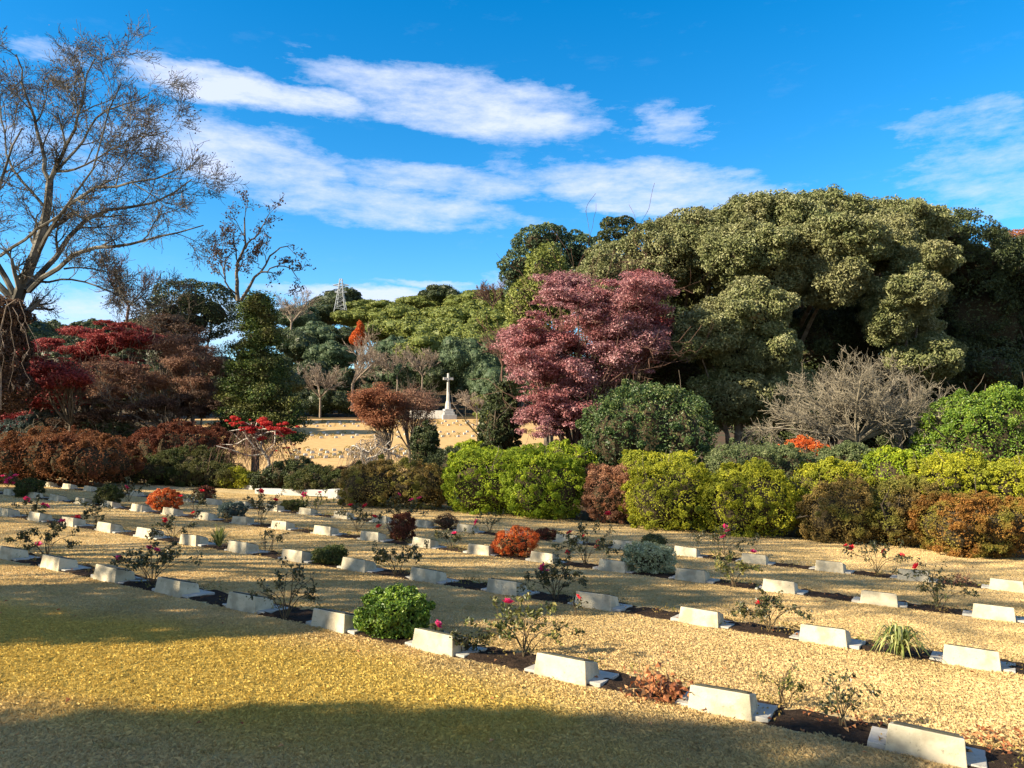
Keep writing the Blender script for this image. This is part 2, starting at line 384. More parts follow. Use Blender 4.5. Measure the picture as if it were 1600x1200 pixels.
M_BARK = surf('grey_brown_bark', (.085, .068, .05), (.19, .16, .125), 3.0, .9, .6, 24.0, .1)
M_PLANE = surf('mottled_plane_bark', (.06, .056, .046), (.18, .168, .14), 1.4, .9, .4, 14.0, .1, lo=.42, hi=.58)
M_TWIG = surf('pale_twigs', (.17, .135, .105), (.30, .24, .185), 5.0, .9, .0, 20.0, .1)
M_GTWIG = surf('grey_olive_twigs', (.16, .14, .10), (.29, .255, .19), 5.0, .9, .0, 20.0, .1)
M_INT = surf('twig_core_shade', (.035, .028, .018), (.075, .06, .035), 14.0, .95, .8, 30.0, .05)  # solid crown cores: twig brown, with the shade of leaf gaps put into colour
M_DTWIG = surf('brown_twigs', (.085, .05, .04), (.16, .095, .07), 5.0, .9, .0, 20.0, .1)
M_WTWIG = surf('bleached_limbs', (.42, .38, .32), (.62, .58, .50), 4.0, .8, .3, 20.0, .1)
M_STEM = surf('rose_stems', (.06, .055, .03), (.13, .085, .045), 30.0, .7, .0, 20.0, .2)
M_STEEL = surf('galvanised_steel', (.34, .36, .38), (.42, .44, .46), .5, .5, .0, 20.0, .4, metal=.1)
def lm(n, a, b, c=None, **k):
    return leafmat(n, [(0.0, a), (1.0, b)] if c is None else [(0.0, a), (1.0, c), (.55, b)], **k)
L_AZ_G = lm('azalea_bright_green', (.13, .21, .012), (.30, .39, .02), (.50, .52, .035), noise=.5, nscale=1.3, ncol=(.13, .19, .02), rough=.6)
L_AZ_Y = lm('azalea_yellow_green', (.16, .185, .013), (.36, .37, .024), (.54, .50, .04), noise=.7, nscale=1.6, ncol=(.26, .29, .03), rough=.6)
L_AZ_O = lm('azalea_olive_brown', (.11, .08, .025), (.24, .17, .05), (.40, .27, .08), noise=.8, nscale=1.4, ncol=(.22, .23, .04), rough=.7)
L_AZ_B = lm('azalea_pink_brown', (.18, .08, .05), (.38, .19, .11), (.56, .35, .21), noise=.5, nscale=2.5, ncol=(.33, .12, .04), rough=.7)
L_AZ_R = lm('azalea_orange_brown', (.14, .06, .015), (.30, .14, .03), (.42, .23, .05), noise=.95, nscale=1.9, ncol=(.24, .23, .04), rough=.7)
L_AZ_D = lm('azalea_dark_green', (.025, .040, .012), (.06, .085, .02), (.13, .13, .03), noise=.5, nscale=1.5, ncol=(.12, .10, .03), rough=.6)
L_GREY = lm('grey_green_leaves', (.06, .09, .035), (.14, .18, .07), (.26, .28, .13), rough=.55)
L_CAM = lm('camellia_gloss_leaves', (.022, .05, .016), (.06, .11, .03), (.22, .25, .08), rough=.45, spec=.4, trans=.15)
L_BOX = lm('glossy_green_leaves', (.04, .085, .012), (.12, .215, .02), (.34, .42, .06), rough=.45, spec=.4, trans=.22)
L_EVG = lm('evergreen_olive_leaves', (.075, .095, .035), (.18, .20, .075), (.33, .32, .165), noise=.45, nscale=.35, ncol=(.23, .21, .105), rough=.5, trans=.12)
L_EVD = lm('evergreen_dark_leaves', (.022, .034, .015), (.055, .075, .026), (.12, .14, .05), rough=.5, trans=.12)  # also carries the shade of the mound's right side and hollow as colour
L_HILL = lm('hill_wood_leaves', (.07, .095, .02), (.17, .20, .04), (.30, .31, .07), rough=.6, trans=.12)
L_HILB = lm('hill_blue_green_leaves', (.035, .060, .028), (.075, .115, .05), (.15, .19, .09), rough=.6, trans=.12)
L_MAP = lm('maple_dusty_red', (.19, .07, .085), (.40, .19, .20), (.58, .40, .39), noise=.4, nscale=.5, ncol=(.38, .08, .07), rough=.65, trans=.25)
L_MAPD = lm('maple_dark_red', (.14, .022, .028), (.30, .05, .05), (.50, .13, .10), rough=.6, trans=.25)
L_RED = lm('maple_scarlet', (.34, .02, .02), (.56, .035, .035), (.70, .13, .09), rough=.6, trans=.35)
L_TAN = lm('dry_maple_keys', (.14, .07, .05), (.30, .165, .11), (.46, .30, .19), rough=.7)
L_RUST = lm('rusty_leaves', (.16, .055, .03), (.34, .14, .07), (.48, .24, .13), rough=.7)
L_ORG = lm('burning_orange_leaves', (.42, .06, .015), (.62, .14, .03), (.66, .28, .06), rough=.6, trans=.35)
L_DRY = lm('dead_brown_leaves', (.06, .03, .02), (.13, .06, .035), (.26, .13, .07), rough=.8)
L_BRN = lm('withered_tree_leaves', (.05, .03, .022), (.12, .07, .045), (.20, .12, .08), rough=.7)
L_RSTD = lm('dark_rust_leaves', (.10, .035, .015), (.21, .085, .03), (.34, .16, .06), noise=.6, nscale=1.2, ncol=(.16, .05, .025), rough=.7)
L_FIRE = lm('fire_red_shrub', (.07, .02, .014), (.14, .04, .02), (.24, .085, .035), rough=.7)
L_CED = lm('conifer_leaves', (.025, .048, .012), (.065, .11, .025), (.22, .26, .045), noise=.5, nscale=.8, ncol=(.13, .10, .03), rough=.6, trans=.1)
L_BLUE = lm('blue_grey_leaves', (.03, .05, .05), (.07, .105, .095), (.14, .18, .15), rough=.5)
L_SILV = lm('silver_green_leaves', (.20, .22, .10), (.46, .48, .27), (.72, .72, .50), rough=.6)
L_ROSE = lm('rose_leaves', (.018, .028, .010), (.05, .06, .018), (.16, .14, .045), rough=.4, spec=.5, trans=.2)
L_ROSR = lm('rose_leaves_light', (.05, .07, .018), (.13, .14, .03), (.30, .25, .07), rough=.4, spec=.5, trans=.25)
L_IRIS = lm('strap_leaves', (.06, .09, .02), (.20, .24, .05), (.48, .46, .17), rough=.45, spec=.5, trans=.3)
L_PINK = lm('pink_petals', (.62, .015, .10), (.82, .04, .18), (.9, .14, .32), rough=.6, trans=.3)
L_REDP = lm('red_petals', (.50, .01, .02), (.70, .02, .04), (.8, .06, .08), rough=.6, trans=.3)
L_LITT = lm('fallen_leaves', (.22, .07, .03), (.40, .16, .06), (.62, .34, .15), rough=.7)

# ------------------------------------------------------------------ ground
def sheet(name, xs, ys, mat, zfun, kind='structure', label=None, mask=None, off=0.0):
    X, Y = np.meshgrid(xs, ys); Z = zfun(X, Y) + off
    V = np.stack([X, Y, Z], -1).reshape(-1, 3); ny, nx = X.shape
    idx = np.arange(nx * ny).reshape(ny, nx)
    q = np.stack([idx[:-1, :-1], idx[:-1, 1:], idx[1:, 1:], idx[1:, :-1]], -1).reshape(-1, 4)
    if mask is not None:
        c = V[q].mean(1); q = q[mask(c[:, 0], c[:, 1])]
        used = np.unique(q); mp = np.full(len(V), -1); mp[used] = np.arange(len(used)); V = V[used]; q = mp[q]
    o = mesh(name, V, q, mat, smooth=True); tag(o, label, None, None, kind); return o
xs = np.unique(np.concatenate([np.arange(-900, -90, 30), np.arange(-90, 90, 2.0), np.arange(90, 901, 30)]))
ys = np.unique(np.concatenate([np.arange(-300, -20, 20), np.arange(-20, 180, 2.0), np.arange(180, 601, 10), np.arange(650, 2000, 80)]))
sheet('ground', xs, ys, M_EARTH, g, off=-.02)

PERP = [5.2111956, 7.8756953, 10.64161167, 13.41708029]
ALNG = None
ROW0 = [(2.297521381918914, 4.7134006035280755), (3.858335952166613, 6.878791707708477), (5.465350765116821, 9.134969425761723), (7.071595660738242, 11.40294260018831)]
# hedge foot line in pixels -> world
HEDGE = [(-260, 742), (0, 742), (140, 750), (340, 758), (520, 772), (700, 792), (930, 818), (1200, 840), (1480, 860), (1640, 880), (1900, 905)]
HP = np.array([G(*p)[0] for p in HEDGE])
def beyond_hedge(x, y):
    return y > np.interp(x, HP[:, 0], HP[:, 1]) + .5
def in_bed(x, y):
    """across-row position for bed test, in the plane frame (approx by world coords)"""
    Q = np.stack([x, y, zp(x, y) - CAM[2]], -1) @ M    # plane frame
    v = Q[..., 0] * N_[0] + Q[..., 1] * N_[1]
    a = Q[..., 0] * U_[0] + Q[..., 1] * U_[1]
    edge = .02 * np.sin(a * 5.3) + .02 * np.sin(a * 13.1 + 1)
    k = np.zeros(np.shape(x), bool)
    for p in PERP: k |= (v > p + .0 + edge) & (v < p + .52 + edge * 1.5)
    return k
near_mask = lambda x, y: (~beyond_hedge(x, y)) & (y > -12) & (np.abs(x) < 60)
sheet('lawn', np.arange(-40, 26, .25), np.arange(-8, 34, .25), M_LAWN, zp, mask=lambda x, y: near_mask(x, y), off=0.0)
# flower-bed soil strips, rough surfaced, one per row
for k, (x0, y0) in enumerate(ROW0):
    a0 = -9 if k < 3 else -12; L = np.arange(-40, 9, .06); W = np.linspace(-.01, .53, 9)
    base = np.array([x0, y0]); A, B = np.meshgrid(L, W)
    PX = base[0] + U_[0] * A + N_[0] * B; PY = base[1] + U_[1] * A + N_[1] * B
    H = .012 + rng.normal(0, .006, A.shape) + .008 * np.sin(A * 17 + 3 * k) * np.cos(B * 21); H[0] = H[-1] = -.01
    V = (np.stack([PX, PY, H - HG], -1).reshape(-1, 3)) @ M.T + CAM
    n2, n1 = A.shape; idx = np.arange(n1 * n2).reshape(n2, n1)
    q = np.stack([idx[:-1, :-1], idx[:-1, 1:], idx[1:, 1:], idx[1:, :-1]], -1).reshape(-1, 4)
    c = V[q].mean(1); ok = near_mask(c[:, 0], c[:, 1]); q = q[ok]
    used = np.unique(q); mp = np.full(len(V), -1); mp[used] = np.arange(len(used))
    tag(mesh('soil_bed', V[used], mp[q], M_SOIL, smooth=False), kind='structure')
# far lawn in the valley
def far_mask(x, y):
    return (y < 141) & (y > 60 + 1.5 * np.sin(x * .3)) & (x < 2 + (y - 60) * .12) & (x > -20 - (y - 60) * .52)
M_FARLAWN = surf('orange_tan_far_turf', (.50, .33, .15), (.40, .26, .11), 1.2, .95, .5, 12.0, .05)  # the far turf's own orange-tan colour
sheet('far_lawn', np.arange(-70, 20, 1.0), np.arange(58, 143, 1.0), M_FARLAWN, g, mask=far_mask, off=.03)

# ------------------------------------------------------------------ grass blades
def grass():
    r = np.random.default_rng(11); Vs, Rn = [], []
    #  depth band, blades per m2, length, width
    for d0, d1, dens, ln, wd in [(2.9, 5.0, 19000, .032, .0017), (5.0, 7.5, 14000, .029, .0021), (7.5, 11, 8000, .026, .0029), (11, 17, 2800, .028, .0045), (17, 26, 800, .032, .009)]:
        W = 1.42 * d1 / 2 * 1.0 + .3; x0, x1 = -W, W
        n = int((x1 - x0) * (d1 - d0) * dens)
        x = r.uniform(x0, x1, n); y = r.uniform(d0, d1, n)
        k = (np.abs(x) < .70 * y + .35) & near_mask(x, y) & ~in_bed(x, y); x, y = x[k], y[k]; n = len(x)
        z = zp(x, y)
        tuft = .85 + .4 * np.sin(x * 43 + 3 * np.sin(y * 29)) * np.sin(y * 39 + 3 * np.sin(x * 31))
        a = r.uniform(0, 2 * np.pi, n); L = ln * r.uniform(.5, 1.3, n) * tuft; lean = r.uniform(.5, 1.35, n)
        d = np.stack([np.cos(a), np.sin(a), np.zeros(n)], 1); s = np.stack([-np.sin(a + r.normal(0, .4, n)), np.cos(a), np.zeros(n)], 1)
        P0 = np.stack([x, y, z - .004], 1); w = wd * r.uniform(.6, 1.2, n)
        P1 = P0 + d * (L * .35 * lean)[:, None] + np.array([0, 0, 1]) * (L * .55)[:, None]
        P2 = P0 + d * (L * .95 * lean)[:, None] + np.array([0, 0, 1]) * (L * (.95 - .45 * lean))[:, None]
        V = np.stack([P0 - s * w[:, None] * .5, P0 + s * w[:, None] * .5, P1 + s * w[:, None] * .45, P2, P1 - s * w[:, None] * .45], 1)
        Vs.append(V.reshape(-1, 3)); Rn.append(r.uniform(0, 1, n))
    V = np.concatenate(Vs); F5 = np.arange(len(V)).reshape(-1, 5)
    tag(mesh('grass', V, F5, M_BLADE, rnd=np.concatenate(Rn)), 'short dry straw-coloured winter grass covering the near lawn', 'grass', kind='stuff')
grass()

# ------------------------------------------------------------------ grave markers
def marker_mesh():
    V = np.array([[-.222, 0, -.05], [.222, 0, -.05], [.215, .285, -.05], [-.215, .285, -.05],
                  [-.20, .016, .168], [.20, .016, .168], [.195, .24, .118], [-.195, .24, .118]], float)
    return V, np.array([[0, 3, 2, 1], [4, 5, 6, 7], [0, 1, 5, 4], [1, 2, 6, 5], [2, 3, 7, 6], [3, 0, 4, 7]])
ROWM = M @ np.array([[U_[0], N_[0], 0], [U_[1], N_[1], 0], [0, 0, 1.0]])
ROWM4 = Matrix(((*ROWM[0],), (*ROWM[1],), (*ROWM[2],))).to_4x4()
root0 = empty('grave_marker', (0, 0, 0), 'x', 'grave marker', 'low grave markers in curved rows')
V, q = marker_mesh(); V[:, 2] += .0
blk = bevel(mesh('pedestal', V, q, M_STONE, root0), .006)
V, q = box(-.315, .315, .035, .375, -.03, .030); V[4:, 1] += np.array([.0, .0, -.01, -.01])
slab = bevel(mesh('base_slab', V, q, M_STONE2, root0), .005)

c_ = np.array([[-.175, .045], [.175, .045], [.172, .225], [-.172, .225]])
zt = lambda y: .168 - (y - .016) * (.05 / .224)
Vb = np.array([[x, y, zt(y) + e] for e in (-.002, .010) for x, y in c_])
plq = mesh('bronze_plaque', Vb, box(0, 1, 0, 1, 0, 1)[1], M_BRONZE, root0)
remember(root0, blk, slab, plq)
ROWN = ['front row', 'second row', 'third row', 'fourth row']
ORD = ['', 'first', 'second', 'third', 'fourth', 'fifth', 'sixth', 'seventh', 'eighth', 'ninth', 'tenth', 'eleventh', 'twelfth', 'thirteenth', 'fourteenth',
       'fifteenth', 'sixteenth', 'seventeenth', 'eighteenth', 'nineteenth', 'twentieth', 'twenty-first', 'twenty-second', 'twenty-third', 'twenty-fourth', 'twenty-fifth', 'twenty-sixth']
SPECIAL = {(0, 0): 'largest cream stone marker in the bottom right corner of the lawn', (0, 1): 'cream marker behind brown withered leaves, front row beside bare bed soil',
           (0, 2): 'mottled cream marker right of the sparse rose with one pink bloom', (0, 3): 'cream marker with a pink rose nodding over its top edge',
           (0, 4): 'cream marker just left of the round glossy green bush', (1, 0): 'cream marker right of the striped spiky leaf clump',
           (1, 1): 'cream marker just left of the striped spiky leaf clump', (1, 3): 'grey-lit marker with one red bud standing before its left corner',
           (2, 4): 'cream marker touching the left side of the silver-green mound', (2, 3): 'cream marker touching the right side of the silver-green mound',
           (2, 6): 'white marker touching the left side of the orange bush, third row', (1, 7): 'white marker left of the low dark evergreen tuft, second row'}
BASE = 0
from mathutils import Matrix as MX
def mpoint(k, i): return (ROW0[k][0] - math.cos(TH) * 1.2 * i + U_[0] * .2, ROW0[k][1] + math.sin(TH) * 1.2 * i + U_[1] * .2)
first = True
for k in range(4):
    imax = [10, 14, 21, 26][k]; imin = 0 if k else 0
    for i in range(imin, imax + 1):
        X, Y = mpoint(k, i); w = lawn(X, Y, -.004)
        qx = RW.T @ (w - CAM); px = 800 + F * qx[0] / qx[1]
        if px < -30 or px > 1660 or beyond_hedge(w[0], w[1]): continue
        o = root0 if first else copy_tree(root0); first = False
        o.matrix_world = MX.Translation(Vector(w)) @ ROWM4 @ MX.Rotation(rng.normal(0, .03), 4, 'Z') @ MX.Rotation(rng.normal(0, .016), 4, 'Y') @ MX.Scale(rng.uniform(.97, 1.03), 4)
        o['label'] = SPECIAL.get((k, i), 'low pale stone marker with sloping top, %s from the right in the %s' % (ORD[min(i + 1, 26)], ROWN[k]))
        o['label'] = o['label'].replace('first from the right', 'rightmost')

# ------------------------------------------------------------------ shrubs
def shrub(name, x0, x1, yt, yb, mat, label, cat, n=9000, leaf=.045, group=None, d=None, dep=None, lobes=6, knob=10, flat=.55, core=.82, jit=.8, aspect=.5, seed=0, shell=(.84, 1.08), stem=None, up=.3, squash=0.0, under=0.0, kf=(.28, .45), tuft=None):
    """a rounded shrub filling pixels x0..x1, yt..yb of the photograph at its own distance"""
    r = np.random.default_rng(seed + int(x0) * 7 + int(yt))
    if d is None: base, d = G((x0 + x1) / 2, yb)
    base = at((x0 + x1) / 2, yb, d); w = (x1 - x0) / F * d; h = (yb - yt) / F * d
    zb = base[2]; D = dep if dep else min(w, h * 1.5) * .9
    cx, cy, = base[0], base[1] + D * .5
    E = []
    if lobes <= 1: E.append([cx, cy, zb + h * .42, w / 2 * .93, D / 2, h * .54])
    else:
        m = max(2, int(round(w / (h * flat)))) if w > h else 2
        for j in range(m):
            t = (j + .5) / m; xx = cx - w / 2 + w * t; R = w / m * .75
            hh = h * r.uniform(.86, 1.0) * (1 - squash * abs(2 * t - 1) ** 2)
            xx = np.clip(xx, cx - w / 2 + R * .9, cx + w / 2 - R * .9)
            for s in ((-.18, .18) if D > R * 1.5 else (0,)):
                E.append([xx, cy + s * D, zb + hh * (.45 + under), R, D * .36 if s else D * .5, hh * (.52 - under)])
    nm = len(E); E = subclumps(np.array(E), r, knob, f=kf)
    E[:, 3:6] = np.maximum(E[:, 3:6], .03)
    # keep lobes from overshooting the outline
    top = (E[:, 2] + E[:, 5]).max(); E[:, 2] = zb + (E[:, 2] - zb) * h / (top - zb)
    xm = max((E[:, 0] + E[:, 3]).max() - cx, cx - (E[:, 0] - E[:, 3]).min()); E[:, 0] = cx + (E[:, 0] - cx) * min(1, (w / 2) / xm)
    root = empty(name, (cx, cy, zb), label, cat, group)
    L = np.array([cx, cy, zb])
    foliage('foliage', E, n, leaf, mat, r, root, jit=jit, aspect=aspect, core=core, zmin=zb + .01, shell=shell, loc=L, up=up, nmain=nm, tuft=tuft)
    out = []
    for j in range(5 if stem is None else stem):
        p = L + np.array([r.uniform(-.2, .2) * w, r.uniform(-.2, .2) * D, -.05]) - L
        grow(out, r, p, np.array([r.normal(0, .4), r.normal(0, .4), 1]), h * .8, .02 + h * .008, 1, 2, kids=(2, 3))
    if out:
        V, f = chains_mesh(out); mesh('branches', V, f, M_BARK, root)
    return root
HG_ = 'clipped azalea hedge shrubs along the lawn'
AZ = [  # x0,x1,ytop,ybase,mat,label,n,leaf,dep
    (515, 700, 716, 796, L_AZ_O, 'low olive brown azalea sloping up to the bright green hedge, beside white kerb', 14000, .05, 1.9),
    (640, 710, 712, 780, L_AZ_R, 'small rusty azalea tip at left edge of the bright green shrubs', 4000, .05, 1.2),
    (690, 835, 698, 806, L_AZ_G, 'bright green azalea at the left end of the tall hedge', 15000, .055, 2.2),
    (785, 925, 700, 814, L_AZ_G, 'bright green azalea touching the pinkish brown shrub', 15000, .055, 1.9),
    (915, 1003, 724, 820, L_AZ_B, 'pinkish brown bare-looking azalea between green and yellow hedge shrubs', 11000, .038, 1.6),
    (985, 1130, 710, 832, L_AZ_Y, 'yellow green azalea right of the pinkish brown shrub', 15000, .052, 1.9),
    (1105, 1265, 722, 842, L_AZ_Y, 'yellow green azalea with darker foot beside the deep hedge gap', 16000, .052, 1.9),
    (1268, 1392, 742, 852, L_AZ_O, 'brownish azalea right of the deep dark hedge gap', 14000, .045, 1.8),
    (1370, 1500, 746, 858, L_AZ_O, 'olive azalea with a dark hollow at its right foot', 14000, .045, 1.8),
    (1480, 1660, 772, 876, L_AZ_R, 'orange brown azalea at the right edge of the photo', 17000, .045, 1.8)]
for i, (a, b, c, d_, m, l, n, lf, dp) in enumerate(AZ):
    shrub('azalea_shrub', a, b, c, d_, m, l, 'shrub', int(n * 1.5), lf * .95, HG_, dep=dp, knob=22, seed=i, kf=(.18, .34), tuft=(300, .085))
AZ2 = [ # second line, explicit distance
    (700, 940, 688, 760, L_AZ_G, 'wide green azalea behind the left of the tall hedge, under the red maple', 22.0, 12000, .06),
    (978, 1100, 706, 760, L_AZ_Y, 'yellow azalea top showing behind the yellow green hedge, below the camellia', 19.8, 8000, .06),
    (1120, 1290, 688, 790, L_GREY, 'grey green azalea below the bare spreading tree', 18.9, 12000, .055),
    (1255, 1375, 716, 800, L_AZ_Y, 'low yellow green azalea behind the brownish shrub', 17.9, 9000, .055),
    (1290, 1400, 690, 780, L_GREY, 'pale green azalea under the right of the bare spreading tree', 19.0, 9000, .055),
    (1375, 1480, 698, 790, L_AZ_G, 'green azalea standing behind the olive shrub', 18.0, 9000, .055),
    (1462, 1580, 706, 800, L_AZ_Y, 'yellow green azalea behind the orange brown shrub', 16.8, 10000, .052),
    (1545, 1700, 712, 810, L_AZ_Y, 'yellow green azalea cut by the right edge of the photo', 16.6, 11000, .052)]
for i, (a, b, c, d_, m, l, dd, n, lf) in enumerate(AZ2):
    shrub('azalea_shrub', a, b, c, d_, m, l, 'shrub', int(n * 1.5), lf * .95, HG_, d=dd, dep=1.9, knob=22, seed=40 + i, kf=(.18, .34), tuft=(260, .09))
OTH = [
    (1215, 1312, 684, 745, L_ORG, 'glowing orange autumn shrub low under the bare spreading tree', 20.6, 2600, .07, 1.0),
    (915, 1132, 588, 745, L_CAM, 'dark glossy camellia with pink and yellow tips beside the red maple', 21.8, 42000, .075, 3.0),
    (1505, 1700, 590, 760, L_BOX, 'dense bright green glossy shrub at the right edge', 20.0, 42000, .065, 3.0),
    (-90, 158, 664, 760, L_RSTD, 'rounded dark rusty azalea at the far left', 30.5, 34000, .07, 3.4),
    (-60, 60, 700, 752, L_AZ_R, 'orange azalea patch at the left edge behind pink flowers', 27.8, 6000, .06, 1.5),
    (172, 335, 652, 745, L_FIRE, 'rounded deep red azalea left of the scarlet weeping maple', 31.0, 28000, .07, 3.0),
    (-40, 118, 636, 720, L_BLUE, 'blue grey shrub behind the rusty azalea at the left', 35, 12000, .09, 3.0),
    (100, 210, 645, 730, L_EVD, 'dark leafy shrub with white flecks between rusty and red azaleas', 34.5, 9000, .09, 2.5),
    (140, 260, 712, 757, L_AZ_D, 'low dark green azalea at the back left edge of the lawn', 25.2, 9000, .055, 1.7),
    (205, 345, 694, 758, L_AZ_D, 'dark green azalea in front of the deep red azalea', 25.5, 11000, .055, 2.0),
    (250, 372, 722, 762, L_AZ_D, 'low dark azalea left of the small yellow shrub', 24.0, 9000, .055, 1.5),
    (335, 392, 732, 764, L_AZ_Y, 'small yellow shrub below the scarlet weeping maple', 23.2, 4500, .05, .9),
    (385, 500, 718, 768, L_EVD, 'dark glossy shrub under the weeping maple, behind the white kerb', 24.6, 9000, .07, 2.0),
    (435, 545, 730, 776, L_AZ_D, 'low dark shrub left of the olive brown azalea', 24.0, 7000, .055, 1.8),
    (505, 590, 724, 770, L_DRY, 'brown withered azalea under the grey weeping tree', 26.0, 8000, .05, 1.8),
    (655, 745, 700, 760, L_EVD, 'dark green shrub just left of the tall hedge top', 25.0, 9000, .06, 2.0),
    (640, 682, 660, 728, L_EVD, 'small dark conifer-like shrub before the far lawn', 32.0, 7000, .09, 1.6),
    (700, 765, 690, 740, L_AZ_G, 'mid green shrub at the corner of the far lawn', 30.0, 6000, .08, 2.0),
    (748, 812, 592, 720, L_EVD, 'tall dark evergreen shrub left of the dusty red maple', 30.0, 14000, .10, 2.6)]
for i, (a, b, c, d_, m, l, dd, n, lf, dp) in enumerate(OTH):
    shrub('camellia_shrub' if m is L_CAM else 'shrub', a, b, c, d_, m, l, 'shrub', n, lf, None, d=None if (d_ >= 750 and a < 600) else dd, dep=dp, knob=16, seed=80 + i, squash=.25, tuft=(280, .12), kf=(.32, .55) if m is L_CAM else (.28, .45), flat=.42 if m is L_CAM else .55)

# bed bushes
BB = [
    (548, 668, 927, 1004, L_BOX, 'round glossy green bush between two cream markers in the front row', 5200, .030, .48),
    (766, 842, 826, 872, L_ORG, 'bright orange round bush in the middle of the third row', 3600, .022, .5),
    (221, 274, 766, 799, L_ORG, 'bright orange round bush near the left of the rows', 3000, .03, .7),
    (977, 1064, 853, 899, L_SILV, 'silver green mound between two cream markers in the third row', 3600, .03, .55),
    (604, 648, 803, 846, L_FIRE, 'upright red brown bush below pink roses in the third row', 2600, .028, .5),
    (137, 178, 759, 790, L_AZ_D, 'round dark bush beside a white marker left of the orange bush', 2400, .035, .6),
    (10, 56, 748, 778, L_AZ_D, 'round dark bush with pink blooms at the far left', 2200, .035, .6),
    (330, 378, 787, 812, L_BLUE, 'low grey green bush before a white marker in the third row', 2200, .03, .5),
    (484, 538, 857, 884, L_AZ_D, 'low dark evergreen tuft between two markers in the second row', 2400, .024, .4),
    (432, 476, 782, 799, L_AZ_D, 'very low dark bush left of a white marker in the fourth row', 1700, .03, .4),
    (1003, 1042, 838, 862, L_EVD, 'small dark bush just behind the silver green mound', 1800, .028, .4),
    (296, 330, 760, 782, L_FIRE, 'round dark red bush with a rose beside it in the fourth row', 1500, .035, .6),
    (676, 716, 804, 827, L_DRY, 'low withered brown bush right of the upright red brown bush', 900, .022, .4),
    (835, 872, 828, 844, L_FIRE, 'low dull red bush just right of the bright orange bush', 900, .026, .4)]
for i, (a, b, c, d_, m, l, n, lf, dp) in enumerate(BB):
    shrub('small_bush', a, b, c, d_, m, l, 'bush', n, lf, 'bushes planted in the grave beds', dep=dp, lobes=1, knob=14, seed=140 + i, core=.8, stem=3, aspect=.6, kf=(.25, .45), tuft=(90, .045))

# withered broad-leaved plant and strap-leaved clumps
def strap(name, x0, x1, yt, yb, label, n=110, curl=1.0):
    r = np.random.default_rng(int(x0)); base, d = G((x0 + x1) / 2, yb - 3); w = (x1 - x0) / F * d; h = (yb - yt) / F * d
    root = empty(name, tuple(base), label, 'plant', 'strap leaved plants in the beds')
    P = []; R = []
    Vs = []; Fs = []; off = 0; rn = []
    for j in range(n):
        a = r.uniform(0, 2 * np.pi); L = w / 2 * r.uniform(.35, 1.1); hh = h * r.uniform(.45, 1.0) * (1.15 - .4 * L / (w / 2))
        dr = np.array([math.cos(a), math.sin(a), 0]); sd = np.array([-math.sin(a), math.cos(a), 0]); wd = .008 * r.uniform(.7, 1.4)
        t = np.linspace(0, 1, 7); p = dr * (L * t[:, None] ** .9) + np.array([0, 0, 1]) * (hh * np.sin(np.pi * (.05 + .8 * t * curl))[:, None]) + r.normal(0, .012, 3) * np.array([1, 1, 0])
        ww = (wd * np.sin(np.pi * (.12 + .86 * t)))[:, None]
        V = np.concatenate([p - sd * ww, p + sd * ww]); i = np.arange(6)
        Vs.append(V); Fs.append(np.stack([i, i + 1, i + 8, i + 7], 1) + off); off += 14; rn += [r.uniform()] * 6
    mesh('leaves', np.concatenate(Vs), np.concatenate(Fs), L_IRIS, root, rnd=rn)
    return root
strap('spiky_plant', 1350, 1462, 972, 1030, 'striped spiky leaf clump between two cream markers at the right', 120)
strap('spiky_plant', 322, 362, 820, 859, 'upright green spiky leaf clump beside a white marker, left of centre', 90, .55)
def withered(x0, x1, yt, yb, label, n, lf, mat):
    r = np.random.default_rng(int(x0)); base, d = G((x0 + x1) / 2, yb); w = (x1 - x0) / F * d; h = (yb - yt) / F * d
    root = empty('withered_plant', tuple(base), label, 'plant')
    P = np.stack([r.normal(0, w * .24, n), r.normal(0, .09, n), np.abs(r.normal(0, h * .38, n)) + .02], 1)
    V, q = leaves(P, norm(r.normal(0, 1, (n, 3)) + [0, -.5, .5]), lf, r, .5, .6, .3)
    mesh('leaves', V, q, mat, root, rnd=r.uniform(0, 1, n))
    out = []
    for j in range(9): grow(out, r, np.array([r.normal(0, w * .15), r.normal(0, .05), 0]), np.array([r.normal(0, .7), r.normal(0, .5), 1]), h, .004, 2, 3, kids=(2, 3))
    V, f = chains_mesh(out, .0015); mesh('stems', V, f, M_DTWIG, root)
withered(985, 1082, 1048, 1092, 'withered brown broad-leaved plant between the two nearest cream markers', 190, .06, L_LITT)
withered(1480, 1522, 890, 915, 'brown withered leaves right of the tall rose at the right edge', 90, .05, L_DRY)

# ------------------------------------------------------------------ roses
def flower_mesh(r, rad):
    ps = []; rn = []
    for ring, (k, tilt, s) in enumerate([(5, .25, 1.0), (5, .7, .8), (4, 1.15, .55), (3, 1.45, .3)]):
        for j in range(k):
            a = 2 * np.pi * (j + .4 * ring) / k + r.normal(0, .1); dr = np.array([math.cos(a), math.sin(a), 0]); sd = np.array([-math.sin(a), math.cos(a), 0]); z = np.array([0, 0, 1.])
            c, s_ = math.cos(tilt), math.sin(tilt); L = rad * s
            p = [np.zeros(3), dr * c * L * .5 + z * s_ * L * .5 - sd * L * .42, dr * c * L * 1.0 + z * (s_ * L + .15 * L) - sd * L * .25,
                 dr * c * L * 1.08 + z * (s_ * L + .1 * L) + sd * L * .25, dr * c * L * .5 + z * s_ * L * .5 + sd * L * .42]
            ps.append((np.array(p), np.arange(5)[None])); rn.append(r.uniform(0, 1))
    V, f = merge(ps); return V, f, rn
